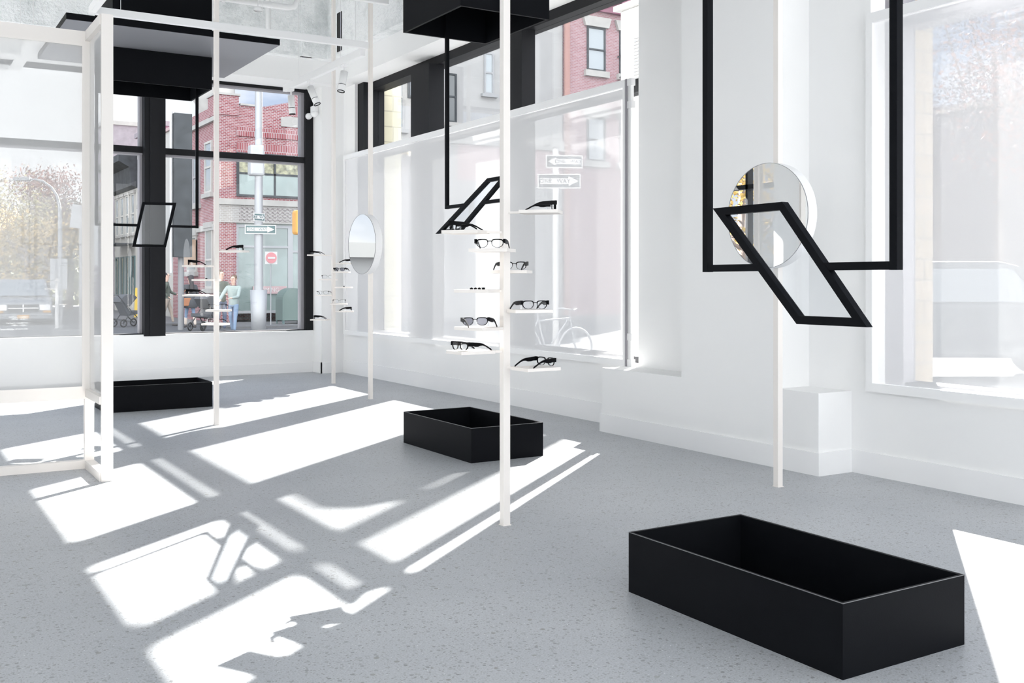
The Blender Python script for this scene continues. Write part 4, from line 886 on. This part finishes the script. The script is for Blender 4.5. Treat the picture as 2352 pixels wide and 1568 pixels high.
# ================================================================== cars
def make_car(label, loc, rz, paint='car', suv=True):
    r = thing('car', label, 'car', loc, rz, 'cars parked on the street')
    hw = .90
    # side profile in (y, z), nose towards -y
    low = [(-2.35, .35), (-2.38, .75), (-2.25, .98), (-1.15, 1.12), (2.2, 1.14), (2.35, .9), (2.35, .38)]
    cab = [(-1.15, 1.10), (-.45, 1.68), (-.2, 1.74), (1.5, 1.74), (2.15, 1.12)] if suv else [(-.9, 1.05), (-.2, 1.42), (.9, 1.44), (1.8, 1.08)]
    body = MB(); body.prism([(-hw, y, z) for y, z in low], (2*hw, 0, 0)); body.build('body', paint, r, True, bevel=.06)
    top = MB(); n = len(cab)
    a = [(-hw+(.05 if z < 1.2 else .16), y, z) for y, z in cab]; b = [(hw-(.05 if z < 1.2 else .16), y, z) for y, z in cab]
    top.add(a+b, [tuple(range(n)), tuple(range(n, 2*n))[::-1]]+[(i, (i+1) % n, n+(i+1) % n, n+i) for i in range(n)]); c = top.build('cabin', paint, r, True, bevel=.05)
    z0, z1 = cab[0][1]+.06, cab[1][1]-.05; y0, y1 = cab[0][0], cab[1][0]
    ws = MB().add([(-.74, y0+.02, z0), (.74, y0+.02, z0), (.64, y1-.06, z1), (-.64, y1-.06, z1)], [(0, 1, 2, 3)]); ws.v = [p+Vector((0, -.04, .02)) for p in ws.v]; ws.build('windshield', 'carglass', r, True)
    for sx in (-1, 1):
        sw = MB().add([(sx*(hw-.065), y0+.45, z0), (sx*(hw-.065), cab[-1][0]-.35, z0), (sx*(hw-.15), cab[-2][0]-.05, z1), (sx*(hw-.15), y1+.1, z1)], [(0, 1, 2, 3)])
        sw.v = [p+Vector((sx*.02, 0, 0)) for p in sw.v]; sw.build('side_window', 'carglass', r, True)
        MB().obox((sx*.66, -2.36, .80), (.16, 0, 0), (0, .05, 0), (0, 0, .09)).build('headlamp', 'chrome', r, True)
        MB().obox((sx*.72, -2.37, .66), (.12, 0, 0), (0, .04, 0), (0, 0, .035)).build('indicator', 'orange', r, True)
        MB().obox((sx*.78, 2.33, .85), (.08, 0, 0), (0, .04, 0), (0, 0, .14)).build('tail_lamp', 'carred', r, True)
        MB().obox((sx*(hw+.1), -.75, 1.17), (.08, 0, 0), (0, .05, 0), (0, 0, .06)).build('door_mirror', paint, r, True)
        for yy in (-1.45, 1.45):
            w = MB().lathe([(.0001, -.1), (.20, -.11), (.34, -.1), (.36, -.05), (.36, .05), (.34, .1), (.0001, .1)], (sx*(hw-.08), yy, .36), 22, 'x').build('wheel', 'tyre', r, True)
            MB().lathe([(.0001, 0), (.21, 0)], (sx*(hw+.035), yy, .36), 16, 'x').build('hubcap', 'chrome', w, True)
    MB().obox((0, -2.37, .78), (.46, 0, 0), (0, .03, 0), (0, 0, .12)).build('grille', 'tyre', r, True)
    g = MB(); g.obox((0, -2.40, .78), (.02, 0, 0), (0, .03, 0), (0, 0, .12)); g.obox((0, -2.40, .78), (.46, 0, 0), (0, .03, 0), (0, 0, .015)); g.build('grille_bar', 'chrome', r, True)
    MB().obox((0, -2.40, .50), (.90, 0, 0), (0, .09, 0), (0, 0, .09)).build('bumper', paint, r, True, bevel=.03)
    MB().obox((0, -2.50, .50), (.18, 0, 0), (0, .005, 0), (0, 0, .06)).build('licence_plate', 'orange', r, True)
    return r
g0 = ground(52, 36.5); g0.z = -.42; suv = make_car('silver sport utility car facing the back window at left', g0, -0.10)
car2 = make_car('parked car nearest behind the right mesh panel', ground(2215, 15.5), PI/2-.55, 'slate')
dup(car2, ground(2400, 24), PI/2-.6, 'parked car farther back behind the right mesh panel')

# ================================================================== trees
def tree(px, d, h, crown, leaf, label, n=1500, seed=1, spread=1.0, name='street_tree', low=.35, xy=None):
    rnd = random.Random(seed); q = ground(px, d) if xy is None else Vector((xy[0], xy[1], -.2)); r = thing(name, label, 'tree', q, group=None)
    tr = MB(); base = Vector(q); tr.tube([base, base+Vector((.1, 0, h*.4)), base+Vector((.0, .1, h*.75))], [.20, .14, .06], 8)
    tips = []
    for k in range(9):
        a = rnd.uniform(0, 2*PI); z0 = h*rnd.uniform(.3, .7); l = crown*rnd.uniform(.5, .95)
        p0 = base+Vector((0, 0, z0)); p1 = p0+Vector((math.cos(a)*l*.6, math.sin(a)*l*.6, l*.35)); p2 = p0+Vector((math.cos(a)*l, math.sin(a)*l, l*.8+h*.1))
        tr.tube([p0, p1, p2], [.07, .04, .015], 5); tips += [p1, p2]
        for j in range(3):
            p3 = p2+Vector((rnd.uniform(-1, 1), rnd.uniform(-1, 1), rnd.uniform(0, 1)))*crown*.3; tr.tube([p2, p3], [.014, .005], 4); tips.append(p3)
    tr.build('trunk', 'bark', r)
    lf = MB(); cen = base+Vector((0, 0, h*(low+1)/2)); rz_ = h*(1-low)/2
    blobs = [cen+Vector((rnd.uniform(-1, 1)*crown*.65*spread, rnd.uniform(-1, 1)*crown*.65, rnd.uniform(-.8, .8)*rz_)) for _ in range(16)]+tips
    for k in range(int(n*2.4)):
        b = blobs[k % len(blobs)]; s_ = crown*.26
        p = b+Vector((rnd.gauss(0, s_), rnd.gauss(0, s_), rnd.gauss(0, s_*.8)))
        u = Vector((rnd.gauss(0, 1), rnd.gauss(0, 1), rnd.gauss(0, 1))).normalized(); w = u.orthogonal().normalized(); sz = rnd.uniform(.04, .095)
        lf.add([p-u*sz, p+w*sz*.6, p+u*sz, p-w*sz*.6], [(0, 1, 2, 3)])
    lf.build('foliage', leaf, r, fix=False)
    return r
tree(10, 48, 5.2, 2.4, 'leaf1', 'wide olive yellow tree at the left edge behind the silver car', 2600, 3)
tree(58, 44, 4.0, 1.6, 'leaf3', 'low golden tree behind the silver car', 1600, 4, low=.2)
tree(104, 50, 6.6, 1.6, 'leaf2', 'rust red autumn tree beside the street lamp', 2200, 5)
tree(158, 52, 5.4, 1.4, 'leaf4', 'dull green tree behind the grey road signs', 2000, 6, low=.15)
tree(125, 62, 4.0, 2.6, 'leaf1', 'broad yellow green tree low behind the street lamp', 2200, 9, low=.1)
tree(2290, 30, 11.0, 2.6, 'leaf5', 'thin purple brown tree high behind the right mesh panel', 2200, 12, low=.45)
tree(2150, 36, 10.0, 1.6, 'leaf5', 'slim bare tree against the pier behind the right mesh panel', 900, 13, low=.4)
tree(2420, 26, 10.0, 2.6, 'leaf2', 'autumn tree at the far right edge behind the mesh panel', 1800, 14, low=.35)
tree(-2100, 14, 7.0, 2.2, 'leaf3', 'golden autumn tree outside the left window, seen in the round mirror', 1800, 21, low=.3, xy=(-15, 21.5))
hedge = MB(); rnd = random.Random(4)
for k in range(1800):
    px = rnd.uniform(-60, 215); q = ground(px, rnd.uniform(60, 66)); q.z = rnd.uniform(-.2, 2.6); u = Vector((rnd.gauss(0, 1), rnd.gauss(0, 1), rnd.gauss(0, 1))).normalized(); w = u.orthogonal(); sz = rnd.uniform(.15, .35)
    hedge.add([q-u*sz, q+w*sz*.6, q+u*sz, q-w*sz*.6], [(0, 1, 2, 3)])
tag(hedge.build('hedge', 'leaf4', fix=False), 'dense dull green hedge closing the street at left', 'hedge', kind='stuff')

# ================================================================== bicycle and signs behind the large mesh panel
def arc(c, r_, n, u, v, a0=0, a1=2*PI, close=True):
    return [Vector(c)+u*r_*math.cos(a0+(a1-a0)*k/(n if close else n-1))+v*r_*math.sin(a0+(a1-a0)*k/(n if close else n-1)) for k in range(n)]
bkF = ground(1322, 17.2, .14); bkR = bkF-RGT*.56-FWD*.35
bk = thing('bicycle', 'bicycle leaning on the sign pole outside, faint through the mesh panel', 'bicycle', (bkF.x, bkF.y, -.2))
bu = (bkF-bkR).normalized(); bz = Vector((0, 0, 1)); bl = (bkF-bkR).length
bkR = bkF-bu*1.02
for nm, c in (('wheel', bkF), ('wheel', bkR)):
    m_ = MB(); m_.tube(arc(c, .335, 28, bu, bz), .02, 6, closed=True)
    for k in range(12): m_.tube([c, c+bu*.33*math.cos(k*PI/6)+bz*.33*math.sin(k*PI/6)], .003, 4)
    m_.build(nm, 'galv', bk)
bb_ = bkR+bu*.42+bz*-.05; st = bkR+bu*.28+bz*.5; hd = bkF-bu*.12+bz*.52
m_ = MB()
for a, b in ((bkR, bb_), (bkR, st), (bb_, st), (bb_, hd), (st+bz*-.03, hd+bz*-.02), (hd, bkF)): m_.tube([a, b], .016, 8)
m_.build('bike_frame', 'galv', bk)
MB().tube([st, st+bz*.14-bu*.03], .013, 6).build('seat_post', 'galv', bk)
MB().obox(st+bz*.16-bu*.03, bu*.12, bu.cross(bz)*.06, bz*.025).build('saddle', 'signgrey', bk, bevel=.02)
sdv = bu.cross(bz); MB().tube([hd+bz*.12+sdv*.26-bu*.1, hd+bz*.14+sdv*.2, hd+bz*.12, hd+bz*.14-sdv*.2, hd+bz*.12-sdv*.26-bu*.1], .013, 6).build('handlebar', 'galv', bk)
MB().tube([hd, hd+bz*.13], .013, 6).build('stem', 'galv', bk)
MB().tube(arc(bb_, .09, 14, bu, bz), .008, 5, closed=True).build('chainring', 'galv', bk)
q = ground(1276, 17.6); pz = thing('sign_pole', 'one way sign pole outside, faint through the mesh panel', 'sign pole', q)
MB().tube([(q.x, q.y, -.2), (q.x, q.y, 3.5)], .055, 8).build('post', 'signwhite', pz)
oneway(pz, at(1284, 416, 17.3), .72, .245, 'slate', True, -YAW-.0)
oneway(pz, at(1296, 371, 17.2), .62, .215, 'slate', False, -YAW+.12)

kq = Vector((9.05, 11.15, -.2)); ko = thing('utility_cabinet', 'tall white louvred utility cabinet outside, seen at the right end of the high side window', 'utility cabinet', kq)
MB().box(8.75, 10.9, -.2, 9.30, 11.42, 4.98).build('cabinet_body', 'signwhite', ko, bevel=.03)
MB().prism([(8.68, 10.84, 4.98), (9.37, 10.84, 4.98), (9.37, 10.84, 5.05), (9.02, 10.84, 5.16), (8.68, 10.84, 5.05)], (0, .64, 0)).build('cap', 'signwhite', ko)
lv = MB()
for k in range(14): lv.box(8.735, 10.93, 3.95+k*.045, 8.755, 11.10, 3.972+k*.045)
lv.build('louvres', 'signgrey', ko)
tag(MB().tube([(9.75, 11.11, -.2), (9.75, 11.11, 9.5)], [.125, .115], 14).build('utility_pole', 'galv'), 'thick street pole standing behind the white utility cabinet', 'pole')

# ================================================================== people outside
def skin_chain(name, nodes, edges, m, parent, root=0, sub=1):
    me = bpy.data.meshes.new(name); me.from_pydata([tuple(n[0]) for n in nodes], edges, [])
    o = bpy.data.objects.new(name, me); COL.objects.link(o); o.parent = parent
    sk = o.modifiers.new('skin', 'SKIN'); sk.use_smooth_shade = True
    if not me.skin_vertices: me.skin_vertices.new()
    for i, n in enumerate(nodes):
        rr = n[1] if isinstance(n[1], tuple) else (n[1], n[1])
        me.skin_vertices[0].data[i].radius = rr; me.skin_vertices[0].data[i].use_root = (i == root)
    s_ = o.modifiers.new('sub', 'SUBSURF'); s_.levels = sub; s_.render_levels = sub
    me.materials.append(M[m]); return o
def person(label, loc, rz, h, mt, hairmat, pants, top, legs=(.16, -.14), arms=((.1, .25), (-.1, .1)), lower=None, hair_long=False, shoe='boot'):
    """figure facing local -Y; legs: forward swing of left/right foot; arms: forward swing and elbow bend of left/right"""
    k = h/1.75; r = thing('person', label, 'person', loc, rz)
    V = lambda x_, y_, z_: Vector((x_*k, y_*k, z_*k))
    # legs + pelvis as one continuous skinned surface
    N = [(V(0, 0, .93), (.118*k, .095*k))]; E = []
    for s_, sw in ((1, legs[0]), (-1, legs[1])):
        i = len(N); N += [(V(s_*.09, 0, .86), .095*k), (V(s_*.095, -sw*.55-.02, .50), .062*k), (V(s_*.095, -sw+.05*(sw < 0), .12), .042*k)]
        E += [(0, i), (i, i+1), (i+1, i+2)]
    body = skin_chain('legs', N, E, pants, r)
    for s_, sw in ((1, legs[0]), (-1, legs[1])):
        f_ = V(s_*.095, -sw+.05*(sw < 0), .05)
        fo = skin_chain('shoe', [(f_+V(0, .05, .0), .042*k), (f_+V(0, -.05, -.008), .045*k), (f_+V(0, -.15, -.018), .032*k)], [(0, 1), (1, 2)], shoe, r)
        if lower: skin_chain('boot_shaft', [(V(s_*.095, -sw*.8, .40), .062*k), (V(s_*.095, -sw+.05*(sw < 0), .08), .047*k)], [(0, 1)], lower, r)
    # torso with sleeves
    N = [(V(0, 0, .80), (.165*k, .13*k)), (V(0, .0, 1.10), (.15*k, .105*k)), (V(0, .01, 1.34), (.185*k, .115*k)), (V(0, .01, 1.46), (.10*k, .08*k))]; E = [(0, 1), (1, 2), (2, 3)]
    hands = []
    for s_, (sw, bend) in ((1, arms[0]), (-1, arms[1])):
        i = len(N); el = V(s_*.27, -sw, 1.12); wr = V(s_*.27-s_*bend*.25, -sw-.10-bend*.5, .92+bend*.6)
        N += [(V(s_*.20, .01, 1.40), .07*k), (el, .055*k), (wr, .042*k)]; E += [(2, i), (i, i+1), (i+1, i+2)]; hands.append((el, wr, s_))
    skin_chain('jacket', N, E, top, r, 1)
    for el, wr, s_ in hands:
        d = (wr-el).normalized(); pl = wr+d*.04*k
        side = d.cross(Vector((0, 0, 1))); side = side.normalized() if side.length > .1 else Vector((1, 0, 0))
        Nn = [(wr, .022*k), (pl+d*.03*k, .026*k)]; Ee = [(0, 1)]
        for j, (o_, l_) in enumerate(((-.024, .062), (-.008, .075), (.008, .07), (.024, .055))):
            i = len(Nn); Nn += [(pl+d*.055*k+side*o_*k, .009*k), (pl+d*(.055+l_*.55)*k+side*o_*k+Vector((0, -.01*k, 0)), .008*k), (pl+d*(.055+l_*.9)*k+side*o_*k+Vector((0, -.03*k, 0)), .007*k)]; Ee += [(1, i), (i, i+1), (i+1, i+2)]
        i = len(Nn); Nn += [(pl-side*.035*k, .010*k), (pl+d*.04*k-side*.05*k, .008*k)]; Ee += [(0, i), (i, i+1)]
        skin_chain('hand', Nn, Ee, mt, r)
    # neck + head, nose, ears
    hd_ = skin_chain('head', [(V(0, .01, 1.44), .055*k), (V(0, .0, 1.53), .052*k), (V(0, -.015, 1.60), (.066*k, .075*k)), (V(0, -.01, 1.68), (.075*k, .092*k)), (V(0, 0, 1.735), (.05*k, .06*k))], [(0, 1), (1, 2), (2, 3), (3, 4)], mt, r, 2, 2)
    f_ = MB(); f_.obox(V(0, -.105, 1.635), V(.012, 0, 0), V(0, .015, 0), V(0, -.004, .02)); f_.build('nose', mt, hd_, True)
    for s_ in (-1, 1):
        MB().lathe([(.0001, -.01*k), (.012*k, 0), (.0001, .004*k)], V(s_*.03, -.094, 1.665), 8, 'y').build('eye', 'boot', hd_, True)
        MB().obox(V(s_*.083, .005, 1.65), V(.008, 0, 0), V(0, .018, 0), V(0, 0, .03)).build('ear', mt, hd_, True)
    MB().obox(V(0, -.094, 1.60), V(.022, 0, 0), V(0, .006, 0), V(0, 0, .004)).build('mouth', 'signred', hd_, True)
    N = [(V(0, .0, 1.755), (.098*k, .118*k)), (V(0, .05, 1.70), (.112*k, .10*k)), (V(0, .07, 1.60), (.10*k, .07*k))]; E = [(0, 1), (1, 2)]
    if hair_long: N += [(V(0, .10, 1.50), (.085*k, .05*k)), (V(0, .135, 1.32), (.09*k, .035*k)), (V(0, .14, 1.15), (.06*k, .025*k))]; E += [(2, 3), (3, 4), (4, 5)]
    skin_chain('hair', N, E, hairmat, r, 0)
    return r
PG = -.2
wq = ground(437, 32.5, PG)
wm = person('person in dark coat with long hair walking away, seen below the dark sign box', wq, PI+.25, 1.62, 'skin', 'hair', 'jean', 'coat', (.15, -.12), ((.05, .1), (.0, .05)), 'ltcalf', True)
# coat skirt of the walking woman
sk_ = MB(); sk_.lathe([(.20, .62), (.235, .66), (.20, .85), (.165, 1.0)], (0, 0, 0), 18); sk_.build('coat_skirt', 'coat', wm, True)
bgp = thing('handbag', 'tan brown leather handbag on the walking woman\'s arm', 'handbag', wq+Vector((-.18, -.16, .68)), PI+.25)
MB().box(-.17, -.06, 0, .17, .06, .25).build('bag_body', 'tan', bgp, True, bevel=.02)
MB().tube([(-.12, 0, .25), (-.09, 0, .42), (.0, 0, .50), (.09, 0, .42), (.12, 0, .25)], .01, 6).build('strap', 'tan', bgp, True)
mq_ = ground(508, 29.0, PG); person('person in an olive jacket standing just right of the left pole', mq_, .35, 1.74, 'skin', 'hairlt', 'navy', 'olive', (.02, -.04), ((.22, .35), (.2, .3)))
mq2 = ground(536, 28.2, PG); person('person in white and sage clothes bending beside the man in olive', mq2, -.7, 1.60, 'skin', 'hairlt', 'jean', 'sage', (.12, -.1), ((.3, .3), (.25, .2)))
mq3 = ground(383, 33.5, PG); person('person in khaki trousers stepping out from behind the black column', mq3, 1.3, 1.72, 'skin', 'hair', 'khaki', 'olive', (.2, -.18), ((.1, .2), (-.1, .1)))
# strollers
def stroller(label, q, rz):
    r = thing('stroller', label, 'stroller', q, rz, 'strollers on the sidewalk')
    for (x_, y_) in ((-.22, -.38), (.22, -.38), (-.26, .30), (.26, .30)):
        m_ = MB(); m_.tube(arc((x_, y_, .13), .11, 18, Vector((0, 1, 0)), Vector((0, 0, 1))), .022, 6, closed=True)
        for k in range(5): m_.tube([(x_, y_, .13), (x_, y_+.1*math.cos(k*2*PI/5), .13+.1*math.sin(k*2*PI/5))], .006, 4)
        m_.build('wheel', 'tyre', r, True)
    m_ = MB()
    for x_ in (-.24, .24): m_.tube([(x_, -.38, .13), (x_, .0, .5), (x_, .5, 1.02)], .016, 6); m_.tube([(x_, .30, .13), (x_, .0, .5)], .016, 6)
    m_.tube([(-.24, .5, 1.02), (.24, .5, 1.02)], .018, 8); m_.build('chassis', 'slate', r, True)
    MB().prism([(-.22, -.35, .42), (-.22, .1, .36), (-.22, .32, .78), (-.22, .24, .80), (-.22, .02, .46), (-.22, -.35, .52)], (.44, 0, 0)).build('seat', 'coat', r, True)
    pts = [(-.23, .05+.38*math.cos(a), .66+.38*math.sin(a)) for a in [PI*.12+PI*.62*k/9 for k in range(10)]]+[(-.23, .05, .66)]
    MB().prism(pts, (.46, 0, 0)).build('hood', 'coat', r, True)
    return r
st0 = stroller('dark stroller beside the white screen post, at the foot of the far houses', ground(292, 33.0, -.2), PI/2+.4)
dup(st0, ground(470, 30.5, -.2), -.9, 'dark stroller pushed near the left pole')
